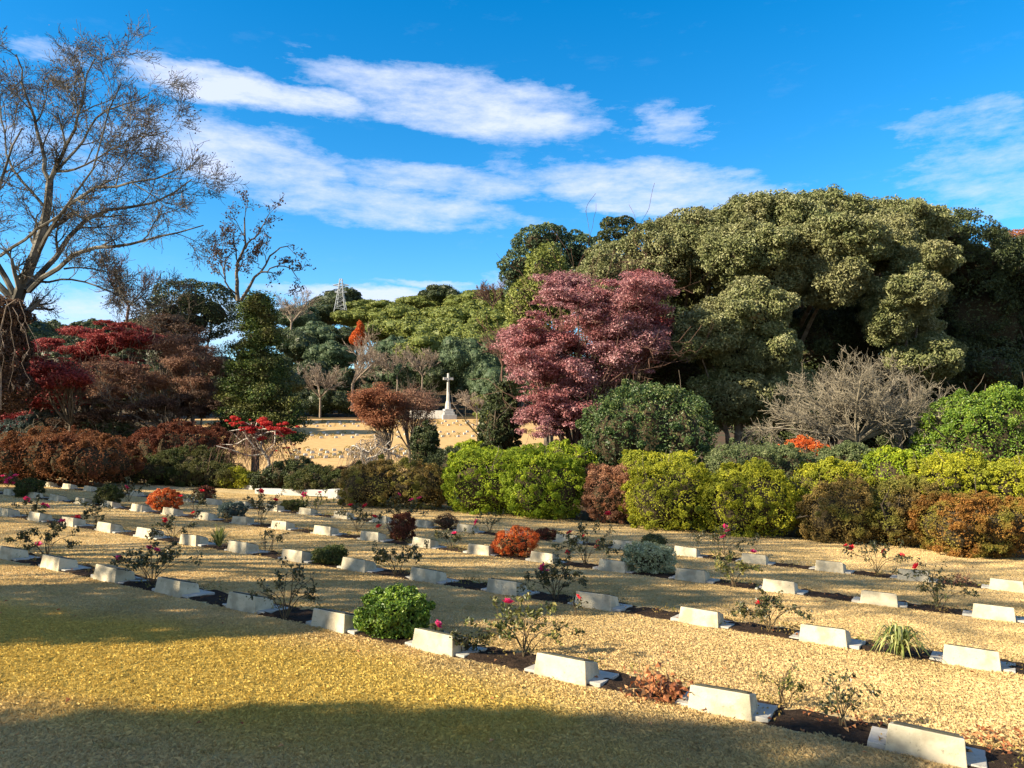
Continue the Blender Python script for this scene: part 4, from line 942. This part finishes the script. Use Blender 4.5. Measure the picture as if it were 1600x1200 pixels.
# hanging pale twigs at the left edge
limb_tree('weeping_bare_tree', [
    ([(20, 480, 0), (35, 500, 0), (44, 540, 0), (36, 580, 0), (48, 595, 0)], 0.018, 0.007, .6),
    ([(10, 470, 0), (20, 520, 0), (22, 570, 0), (12, 610, 0)], 0.015, 0.006, .6),
    ([(30, 470, 0), (48, 520, 0), (65, 562, 0), (85, 560, 0)], 0.015, 0.006, .5),
    ([(-5, 480, 0), (5, 540, 0), (2, 600, 0)], 0.015, 0.006, .6),
    ([(0, 640, 0), (-5, 560, 0), (5, 480, 0), (25, 468, 0)], 0.060, 0.021, .4)],
    31.0, 'drooping pale bare branches hanging at the left edge', M_TWIG, 4, (3, 4), .7, base_px=0, tw=.007, seed=14, up=-.12)

# spreading bare tree on the right before the mound
def spread_tree():
    d = 23.0; r = np.random.default_rng(31); bp = gb(1335, d); base = np.array(bp)
    root = empty('bare_spreading_tree', bp, 'wide grey tangled bare tree before the great mound', 'tree'); out = []
    fork = at(1338, 690, d) - base
    for j in range(3): out.append((smoothpath([np.array([r.normal(0, .1), r.normal(0, .1), -.2]), fork * .6 + r.normal(0, .1, 3), fork + r.normal(0, .05, 3)], NP_), .10 * np.linspace(1, .8, NP_), 0))
    for j in range(30):
        a = -1 + 2 * (j + r.uniform(.1, .9)) / 30; x = 1348 + a * 160; y = 688 - (1 - abs(a) ** 2.4) * 112 * r.uniform(.55, .95) - 6
        q = at(x, y, d + r.uniform(-1.6, 1.6) * (1 - .5 * abs(a))) - base; m = fork * .45 + q * .55 + np.array([0, 0, .25 * abs(a)]) + r.normal(0, .2, 3)
        p = smoothpath([fork, m, q], 8); rr = np.linspace(.05, .016, 8); out.append((p, rr, 1))
        sprout(out, r, p, rr, 1.0, 1, 4, kids=(5, 7), ang=(20, 60), ratio=(.5, .72), wob=.2, up=.05, tmin=.2)
    V, f = chains_mesh(out, .0048); mesh('branches', V, f, M_GTWIG, root)
spread_tree()

# scarlet weeping maple and grey weeping tree: contorted pale limbs, hanging twigs
def weeping(name, x0, x1, yt, yb, d, label, red, seed, tmat):
    r = np.random.default_rng(seed); cx = (x0 + x1) / 2; bp = gb(cx + (12 if red else 8), d); base = np.array(bp); root = empty(name, bp, label, 'tree'); out = []; wout = []
    top = at(cx, yt + 14, d) - base; low = at(cx + (18 if red else 12), yb, d) - base
    main = smoothpath([np.array([0, 0, -.1]), low, low + np.array([-.55 if not red else .35, 0, .35]), at(cx - (18 if not red else -10), (yt + yb) / 2, d) - base, top * .8 + low * .2 + np.array([0, 0, .2])], 12)
    out.append((main, np.linspace(.085, .04, 12), 0))
    sk = []
    for j in range(13):
        a = -1 + 2 * (j + .5) / 13; x = cx + a * (x1 - x0) * .42; y = yt + 8 + abs(a) ** 2 * (yb - yt) * .35 + r.normal(0, 4)
        q = at(x, y, d + r.uniform(-1, 1)) - base; s = main[r.integers(6, 12)]; m = (s + q) / 2 + r.normal(0, .22, 3)
        p = smoothpath([s, s * .7 + m * .3 + r.normal(0, .15, 3), m, q], 10); out.append((p, np.linspace(.04, .014, 10), 1)); sk.append(p)
    for _ in range(330):
        p = sk[r.integers(len(sk))]; s = p[r.integers(2, 10)]; dr = norm(r.normal(0, 1, 3) * [1, 1, 0]); L = r.uniform(.3, .95) * (yb - yt) / F * d * .8
        t = np.linspace(0, 1, NP_)[:, None]; q = s + dr * t * L * .55 + np.array([0, 0, 1]) * (.22 * t - .95 * t ** 2) * L + r.normal(0, .015, (NP_, 3))
        wout.append((q, np.linspace(.010, .005, NP_), 3))
    V, f = chains_mesh(out, .01); mesh('trunk', V, f, M_WTWIG, root)
    V, f = chains_mesh(wout, .006); mesh('hanging_twigs', V, f, tmat, root)
    if red:
        E = []
        for (x, y, s) in [(358, 661, .28), (372, 658, .2), (378, 666, .2), (396, 668, .4), (410, 662, .42), (425, 664, .4), (440, 670, .38), (402, 674, .3), (436, 678, .3), (445, 668, .25), (456, 700, .15), (452, 708, .12), (388, 660, .15)]:
            c = at(x, y, d - r.uniform(0, .7)); E.append([c[0], c[1], c[2], s, s, s * .45])
        E = np.array(E); E = np.concatenate([np.concatenate([E[:, :3] + r.normal(0, .22, (len(E), 3)) * [1, 1, .45], E[:, 3:] * r.uniform(.25, .55, (len(E), 1))], 1) for _ in range(4)])
        foliage('crown', E, 3600, .06, L_RED, r, root, core=0, loc=base, shell=(.3, 1.1), jit=.6, up=.7, cull=0)
weeping('weeping_maple', 322, 464, 656, 738, 29.5, 'weeping maple with pale contorted limbs and scarlet leaves on top', True, 3, M_DTWIG)
weeping('weeping_tree', 528, 645, 682, 740, 28.5, 'grey leafless weeping tree with crooked pale trunk before the far lawn', False, 5, M_TWIG)

# ------------------------------------------------------------------ hill wood
def hill_wood():
    r = np.random.default_rng(77); protos = []
    def proto(mat, k, seed, n, spread=.9, flat=.75):
        rr = np.random.default_rng(seed); E = [[0, 0, 0, 1, 1, flat]]
        for _ in range(k):
            a = norm(rr.normal(0, 1, 3)); a[2] = abs(a[2]) * .8 - .1; s = rr.uniform(.3, .5); E.append([*(a * spread * np.array([1, 1, flat])), s, s, s * .8])
        E = subclumps(np.array(E), rr, 6, f=(.3, .45))
        P, N = clump_points(E, n, rr); V, q = leaves(P, N, .085, rr, .6, .7)
        C = core_mesh(E, rr, .88); rn = np.concatenate([rr.uniform(0, 1, len(P)), np.full(sum(len(f) for f in C[1]), .2)])
        V, f = merge([(V, q), C]); return V, f, rn, mat
    PR_ = [proto(L_HILL, 12, 1, 7000), proto(L_HILL, 10, 2, 7000), proto(L_HILB, 12, 3, 7000), proto(L_HILB, 9, 4, 7000, flat=.95), proto(L_EVD, 10, 5, 6000), proto(L_HILL, 8, 6, 6000, flat=.6)]
    cache = {}
    tk = {}
    def add(px, py, rad_px, d, kind, label, fl=1.0, name='hill_tree', group='trees on the wooded hill'):
        c = at(px, py, d); R = rad_px / F * d; gz = float(g(c[0], c[1]))
        gz = min(gz, c[2] - R * .5)
        root = empty(name, (c[0], c[1], gz), label, 'tree', group, rz=r.uniform(0, 6.28))
        if kind not in cache:
            V, f, rn, mat = PR_[kind]; o = mesh('crown', V, f, mat, root, rnd=rn); cache[kind] = o
        else: o = cache[kind].copy(); SC.collection.objects.link(o); o.parent = root
        o.location = (0, 0, c[2] - gz); o.scale = (R, R, R * fl)
        if 't' not in tk:
            rr = np.random.default_rng(2); out = []; grow(out, rr, np.zeros(3), np.array([0, 0, 1.]), 1.0, .05, 0, 1, kids=(4, 5), up=.1, tmin=.4, wob=.05); V, f = chains_mesh(out, .01)
            t = mesh('trunk', V, f, M_BARK, root); tk['t'] = t
        else: t = tk['t'].copy(); SC.collection.objects.link(t); t.parent = root
        h = max(c[2] - gz, 1); t.location = (0, 0, -.2); t.scale = (h * .7, h * .7, h * .6)
    adj = {0: 'rounded olive green', 1: 'broad olive green', 2: 'blue green', 3: 'tall blue green', 4: 'dark green', 5: 'flat-topped yellow green'}
    LST = [ # px,py,r,d,kind,fl,place phrase
        (530, 478, 38, 250, 4, .85, 'behind the steel pylon'), (688, 466, 32, 235, 4, .7, 'standing highest on the central ridge'), (650, 478, 30, 232, 0, .6, 'left of the highest ridge tree'),
        (745, 478, 40, 225, 0, .7, 'on the ridge left of the tall shoulder tree'), (790, 480, 40, 215, 1, .8, 'on the ridge directly left of the mound'), (770, 470, 22, 230, 4, .7, 'just below the ridge line, right part'),
        (590, 486, 42, 220, 5, .55, 'on the ridge right of the pylon'), (560, 500, 36, 210, 0, .6, 'below the pylon foot to the right'), (625, 500, 40, 205, 0, .7, 'above the small orange tree'),
        (500, 496, 36, 215, 4, .6, 'below the pylon to the left'), (470, 500, 30, 205, 3, .8, 'left of the pylon, beside the conifer'), (680, 500, 44, 200, 5, .6, 'in the middle of the ridge slope'),
        (725, 500, 44, 190, 0, .7, 'on the upper slope left of the mound'), (775, 515, 42, 180, 1, .8, 'on the upper right slope'), (650, 520, 44, 185, 1, .75, 'right of the small orange tree'),
        (600, 520, 36, 190, 0, .75, 'just above right of the orange tree'), (700, 530, 44, 175, 0, .85, 'at the centre of the slope'), (740, 545, 44, 165, 1, .9, 'above the stone cross to the right'),
        (665, 550, 40, 165, 0, .9, 'above left of the stone cross'), (785, 560, 40, 160, 2, 1.0, 'by the dusty red maple, mid slope'), (620, 555, 34, 168, 2, 1.0, 'right below the small orange tree'),
        (715, 565, 34, 158, 3, 1.2, 'directly above the stone cross'), (750, 585, 32, 156, 3, 1.3, 'right of the stone cross'), (680, 590, 30, 156, 4, 1.1, 'left of the stone cross shaft'),
        (640, 590, 30, 158, 2, 1.0, 'behind the top of the rusty maple'), (600, 590, 28, 160, 2, 1.0, 'behind the left of the rusty maple'), (780, 610, 34, 150, 3, 1.1, 'low right of the stone cross'),
        (725, 610, 22, 158, 4, 1.1, 'immediately behind the cross pedestal'), (500, 530, 34, 175, 2, .9, 'with a yellowish top right of the conifer'), (470, 545, 34, 170, 4, 1.0, 'mid slope right beside the conifer'),
        (520, 560, 34, 165, 2, .9, 'left of the bare grey tree'), (485, 590, 34, 155, 4, 1.0, 'low on the slope beside the conifer'), (530, 600, 30, 155, 4, 1.0, 'low on the slope behind the bare grey trees'),
        (455, 620, 34, 150, 4, 1.0, 'at the far lawn edge beside the conifer'), (500, 630, 30, 148, 4, .9, 'at the left back edge of the far lawn'), (545, 630, 26, 148, 4, .9, 'at the back edge of the far lawn under bare trees'),
        (580, 620, 26, 150, 4, 1.0, 'between bare trees and the rusty maple'), (660, 622, 22, 152, 4, .8, 'behind the right side of the rusty maple'), (765, 650, 22, 135, 5, .6, 'low at the right end of the far lawn'),
        (545, 530, 30, 178, 4, .8, 'left below the small orange tree'), (446, 530, 26, 200, 2, .8, 'half hidden by the conifer on the ridge'), (815, 520, 34, 170, 1, .9, 'at the left edge of the mound'),
        (800, 600, 34, 150, 4, 1.0, 'behind the dusty red maple low down'), (430, 580, 34, 160, 4, 1.0, 'hidden partly behind the conifer, low slope'), (760, 628, 24, 146, 5, .7, 'round and low beside the cross steps at right')]
    for (x, y, R, d, k, fl, ph) in LST: add(x, y, R, d, k, ' '.join((adj[k] + ' hill tree ' + ph).split()[:16]), fl)
    # backing trees further down the hill so no bare ground shows
    for (x, y, R, d, ph) in [(230, 530, 50, 150, 'right of the red maple'), (150, 535, 50, 150, 'behind the red maple'), (60, 540, 60, 140, 'beneath the plane tree'), (335, 585, 40, 150, 'left of the conifer'), (-20, 520, 60, 140, 'at the left edge'),
                         (20, 610, 55, 110, 'low at the left edge'), (95, 600, 55, 105, 'low under the dark red maple'), (170, 605, 55, 110, 'low behind the tan maple stems'), (245, 600, 55, 105, 'low right of the tan maple'), (315, 610, 50, 110, 'low left of the conifer'), (385, 600, 50, 105, 'right behind the conifer trunk'),
                         (270, 560, 50, 125, 'below the round dark treetop'), (190, 570, 50, 125, 'at mid height behind the tan maple'), (110, 560, 50, 125, 'at mid height behind the red maple'), (425, 600, 40, 130, 'behind the conifer crown')]:
        add(x, y, R, d, 4, 'dark distant tree glimpsed through maples, ' + ph, .9)
    # small scarlet orange tree
    E = pxE([(560, 528, 11, 14, 0, 1.5), (563, 516, 6, 13, 0, 1), (553, 531, 7, 8, 0, 1), (568, 530, 6, 9, 0, 1)], 172)
    leaf_tree('orange_tree', E, (at(560, 545, 172)[0], at(560, 545, 172)[1], at(560, 545, 172)[2] - 2), L_ORG, 'small flame orange tree on the hillside below the pylon', 3500, .35, 8, trunk=.15, core=.6)
hill_wood()
def twiggy(px, py0, py1, w, d, label, seed, mat=M_TWIG, name='bare_tree', lv=4):
    r = np.random.default_rng(seed); b = at(px, py1, d); root = empty(name, tuple(b), label, 'tree', 'bare trees on the far slope'); out = []; h = (py1 - py0) / F * d
    fork = np.array([0, 0, h * .35]); out.append((smoothpath([np.array([0, 0, -.3]), fork * .5 + r.normal(0, .1, 3), fork], NP_), h * .022 * np.linspace(1, .8, NP_), 0))
    for j in range(9):
        a = r.uniform(0, 6.28); W = w / 2 / F * d; q = np.array([math.cos(a) * W * .6, math.sin(a) * W * .6, h * r.uniform(.6, .85)]); p = smoothpath([fork, fork * .4 + q * .6 + r.normal(0, .2, 3), q], NP_)
        rr = h * .011 * np.linspace(1, .4, NP_); out.append((p, rr, 1)); sprout(out, r, p, rr, h * .32, 1, lv, kids=(4, 5), ang=(20, 50), wob=.14, up=.08, ratio=(.5, .72))
    V, f = chains_mesh(out, d * .00022); mesh('branches', V, f, mat, root)
twiggy(550, 525, 640, 100, 143, 'pale bare tree behind the far lawn, below the orange tree', 1)
twiggy(500, 570, 650, 90, 142, 'grey bare tree at the left back of the far lawn', 2)
twiggy(620, 545, 612, 70, 154, 'grey bare tree above the rusty maple', 3)
twiggy(660, 545, 612, 60, 153, 'grey bare tree left of the stone cross', 4)
twiggy(455, 455, 530, 90, 190, 'pale wispy bare tree on the skyline right of the conifer', 5)
twiggy(770, 440, 500, 60, 200, 'pinkish bare treetop on the skyline left of the mound', 6, M_DTWIG)
twiggy(745, 610, 665, 80, 120, 'low wide bare tree right of the stone cross', 7)
twiggy(785, 520, 600, 70, 120, 'brown bare tree just left of the dusty red maple', 8, M_DTWIG)
twiggy(630, 612, 668, 90, 70, 'grey bare tree tangled with the rusty maples', 9, M_TWIG)
twiggy(200, 400, 520, 110, 60, 'thin bare tree showing through the plane tree branches', 10, M_DTWIG)

# ------------------------------------------------------------------ pylon
def pylon():
    d = 212.0; b = at(532, 490, d); H = (488 - 433) / F * d; root = empty('electricity_pylon', tuple(b), 'white steel lattice pylon on the skyline of the hill', 'pylon')
    P = []; R = []
    def seg(a, c, r_=.11): P.append(resample([a, c], 2)); R.append([r_, r_])
    lv = np.linspace(0, 1, 9); wd = lambda t: (1.25 * (1 - t) ** 1.2 + .3)
    cs = [(1, 1), (-1, 1), (-1, -1), (1, -1)]
    for i in range(8):
        for j in range(4):
            a = np.array([cs[j][0] * wd(lv[i]), cs[j][1] * wd(lv[i]), lv[i] * H]); c = np.array([cs[j][0] * wd(lv[i + 1]), cs[j][1] * wd(lv[i + 1]), lv[i + 1] * H])
            k = (j + 1) % 4; a2 = np.array([cs[k][0] * wd(lv[i]), cs[k][1] * wd(lv[i]), lv[i] * H]); c2 = np.array([cs[k][0] * wd(lv[i + 1]), cs[k][1] * wd(lv[i + 1]), lv[i + 1] * H])
            seg(a, c, .085); seg(a, c2, .035); seg(c, c2, .035)
    V, f = tubes(P, R, 4); mesh('tower', V, f, M_STEEL, root)
    for t, L in [(.82, 2.2), (.62, 1.7)]:
        P.clear(); R.clear(); z = t * H
        for s in (-1, 1):
            for y in (-.3, .3): seg(np.array([0, y, z - .4]), np.array([s * L, 0, z]), .13); seg(np.array([0, y, z + .4]), np.array([s * L, 0, z]), .10)
        V, f = tubes(P, R, 4); mesh('cross_arm', V, f, M_STEEL, root)
pylon()
# ------------------------------------------------------------------ stone cross
def cross():
    d = 141.0; b = at(700, 652, d); H = (652 - 583) / F * d; root = empty('stone_cross', tuple(b), 'tall white stone memorial cross above the far lawn', 'memorial cross', rz=.35)
    s = H / 8.1
    ps = [box(-1.3 * s, 1.3 * s, -1.3 * s, 1.3 * s, -.6, .45 * s), box(-1.0 * s, 1.0 * s, -1.0 * s, 1.0 * s, .45 * s, .95 * s), box(-.8 * s, .8 * s, -.8 * s, .8 * s, .95 * s, 1.5 * s)]
    V, f = merge(ps); bevel(mesh('steps', V, f, M_WHITE, root), .04)
    def octa(r0, r1, z0, z1):
        P = np.array([[0, 0, z0], [0, 0, z1]])[None]; V, q = tubes(P, np.array([[r0, r1]]), 8); return V, [q, np.arange(8, 16)[None], np.arange(8)[::-1][None]]
    V, f = merge([octa(.58 * s, .48 * s, 1.5 * s, 2.6 * s), octa(.48 * s, .36 * s, 2.6 * s, 2.9 * s)]); mesh('pedestal', V, f, M_WHITE, root)
    V, f = merge([octa(.32 * s, .19 * s, 2.9 * s, 8.1 * s)]); mesh('shaft', V, f, M_WHITE, root)
    V, f = merge([box(-.95 * s, -.2 * s, -.19 * s, .19 * s, 6.85 * s, 7.3 * s), box(.2 * s, .95 * s, -.19 * s, .19 * s, 6.85 * s, 7.3 * s)]); bevel(mesh('arms', V, f, M_WHITE, root), .03)
    V, f = merge([box(-.06 * s, .06 * s, -.36 * s, -.30 * s, 4.6 * s, 6.9 * s), box(-.25 * s, .25 * s, -.35 * s, -.31 * s, 6.5 * s, 6.6 * s)]); mesh('bronze_sword', V, f, M_BRONZE, root)
    # low white terrace wall left of it
    a = at(640, 650, 140); c = at(694, 645, 140); v = c - a; V, q = box(0, np.linalg.norm(v), 0, .6, -.5, 1.0)
    o = bevel(mesh('terrace_wall', V, q, M_WHITE), .03); o.location = a; o.rotation_euler = (0, 0, math.atan2(v[1], v[0])); tag(o, 'low white terrace wall at the left foot of the stone cross', 'wall')
cross()
# ------------------------------------------------------------------ far grave markers and low plants between
def far_rows():
    r = np.random.default_rng(9); V, q = box(-.20, .20, -.12, .12, 0, .26); V[4:, :2] *= .85; me = None; n = 0
    rows = [(y, 1.35) for y in (77, 79.5, 82, 84.5, 102, 106, 110, 124, 129, 134)]
    for y, sp in rows:
        x = -24 - (y - 60) * .45
        while x < 1 + (y - 60) * .1 and n < 285:
            x += sp * r.uniform(.9, 1.1) * (1.0 if y < 100 else 1.5)
            yy = y + .12 * x + r.normal(0, .1); z = float(g(x, yy)); cpt = RW.T @ (np.array([x, yy, z]) - CAM); px = 800 + F * cpt[0] / cpt[1]
            if not (455 < px < 760) or (575 < px < 600): continue
            if me is None: o = bevel(mesh('far_grave_marker', V, q, M_WHITE), .02); me = o
            else: o = me.copy(); SC.collection.objects.link(o)
            o.location = (x, yy, z + .03); o.rotation_euler = (0, 0, .5 + r.normal(0, .05)); n += 1
            tag(o, 'tiny white grave marker in the rows on the far lawn', 'grave marker', 'grave markers on the far lawn')
    # low plants between the far markers
    E = []
    for y, sp in rows:
        for _ in range(34):
            x = r.uniform(-24 - (y - 60) * .45, 1 + (y - 60) * .1); yy = y + .12 * x + .4; s = r.uniform(.15, .42); E.append([x, yy, float(g(x, yy)) + s * .6, s, s, s * .8])
    P, N = clump_points(np.array(E), 12000, r, cull=0); V, q = leaves(P, N, .13, r, .6)
    tag(mesh('bed_plants', V, q, L_AZ_O, rnd=r.uniform(0, 1, len(P))), 'low brownish plants growing in the far grave beds', 'plants', kind='stuff')
far_rows()

# ------------------------------------------------------------------ trees left of the frame that shade the lawn
def shade_tree(x, y, H, R, label, dense=True, seed=0, fl=1.0, n=9000):
    z = float(zp(x, y)); r = np.random.default_rng(seed)
    E = [[x, y, z + H - R * fl, R, R, R * fl]]
    for _ in range(7): a = norm(r.normal(0, 1, 3)); E.append([x + a[0] * R * .7, y + a[1] * R * .7, z + H - R * fl * (1 - .6 * a[2]), R * .45, R * .45, R * .4 * fl])
    leaf_tree('evergreen_tree', E, (x, y, z), L_EVD, label, n, .28, 8, core=.85 if dense else .25, trunk=.25, cull=.7)
shade_tree(-13.4, -3.0, 8.3, 2.9, 'rounded evergreen standing left of the camera position, outside the frame', seed=1)
shade_tree(-16.0, -3.35, 8.4, 3.3, 'second rounded evergreen further left behind the camera, outside the frame', seed=2)
shade_tree(-11.5, 4.7, 7.2, 1.25, 'slim thin-leaved evergreen left of the lawn, outside the frame', False, seed=3, fl=2.2, n=2600)
shade_tree(-23.5, 18, 7.2, 2.8, 'broad evergreen beyond the left frame edge, behind the lawn', True, seed=4, n=9000)
def shade_bare(x, y, H, label, seed, thick=.012, kids=(4, 5)):
    z = float(zp(x, y)); r = np.random.default_rng(seed); root = empty('bare_tree', (x, y, z), label, 'tree'); out = []
    fork = np.array([0, 0, H * .3]); out.append((smoothpath([np.array([0, 0, -.3]), fork * .5, fork], NP_), .3 * np.linspace(1, .8, NP_), 0))
    for j in range(10):
        a = r.uniform(0, 6.28); q = np.array([math.cos(a) * H * .3, math.sin(a) * H * .3, H * r.uniform(.55, .9)]); p = smoothpath([fork, fork * .5 + q * .5 + r.normal(0, .4, 3), q], NP_)
        rr = .12 * np.linspace(1, .3, NP_); out.append((p, rr, 1)); sprout(out, r, p, rr, H * .3, 1, 4, kids=kids, wob=.15)
    V, f = chains_mesh(out, thick); mesh('branches', V, f, M_PLANE, root)
shade_bare(-16, 7.0, 13, 'bare tree beyond the left frame edge level with the middle rows', 1, .03)
shade_bare(-22, 12.5, 14, 'bare tree beyond the left frame edge level with the back rows', 2, .04)
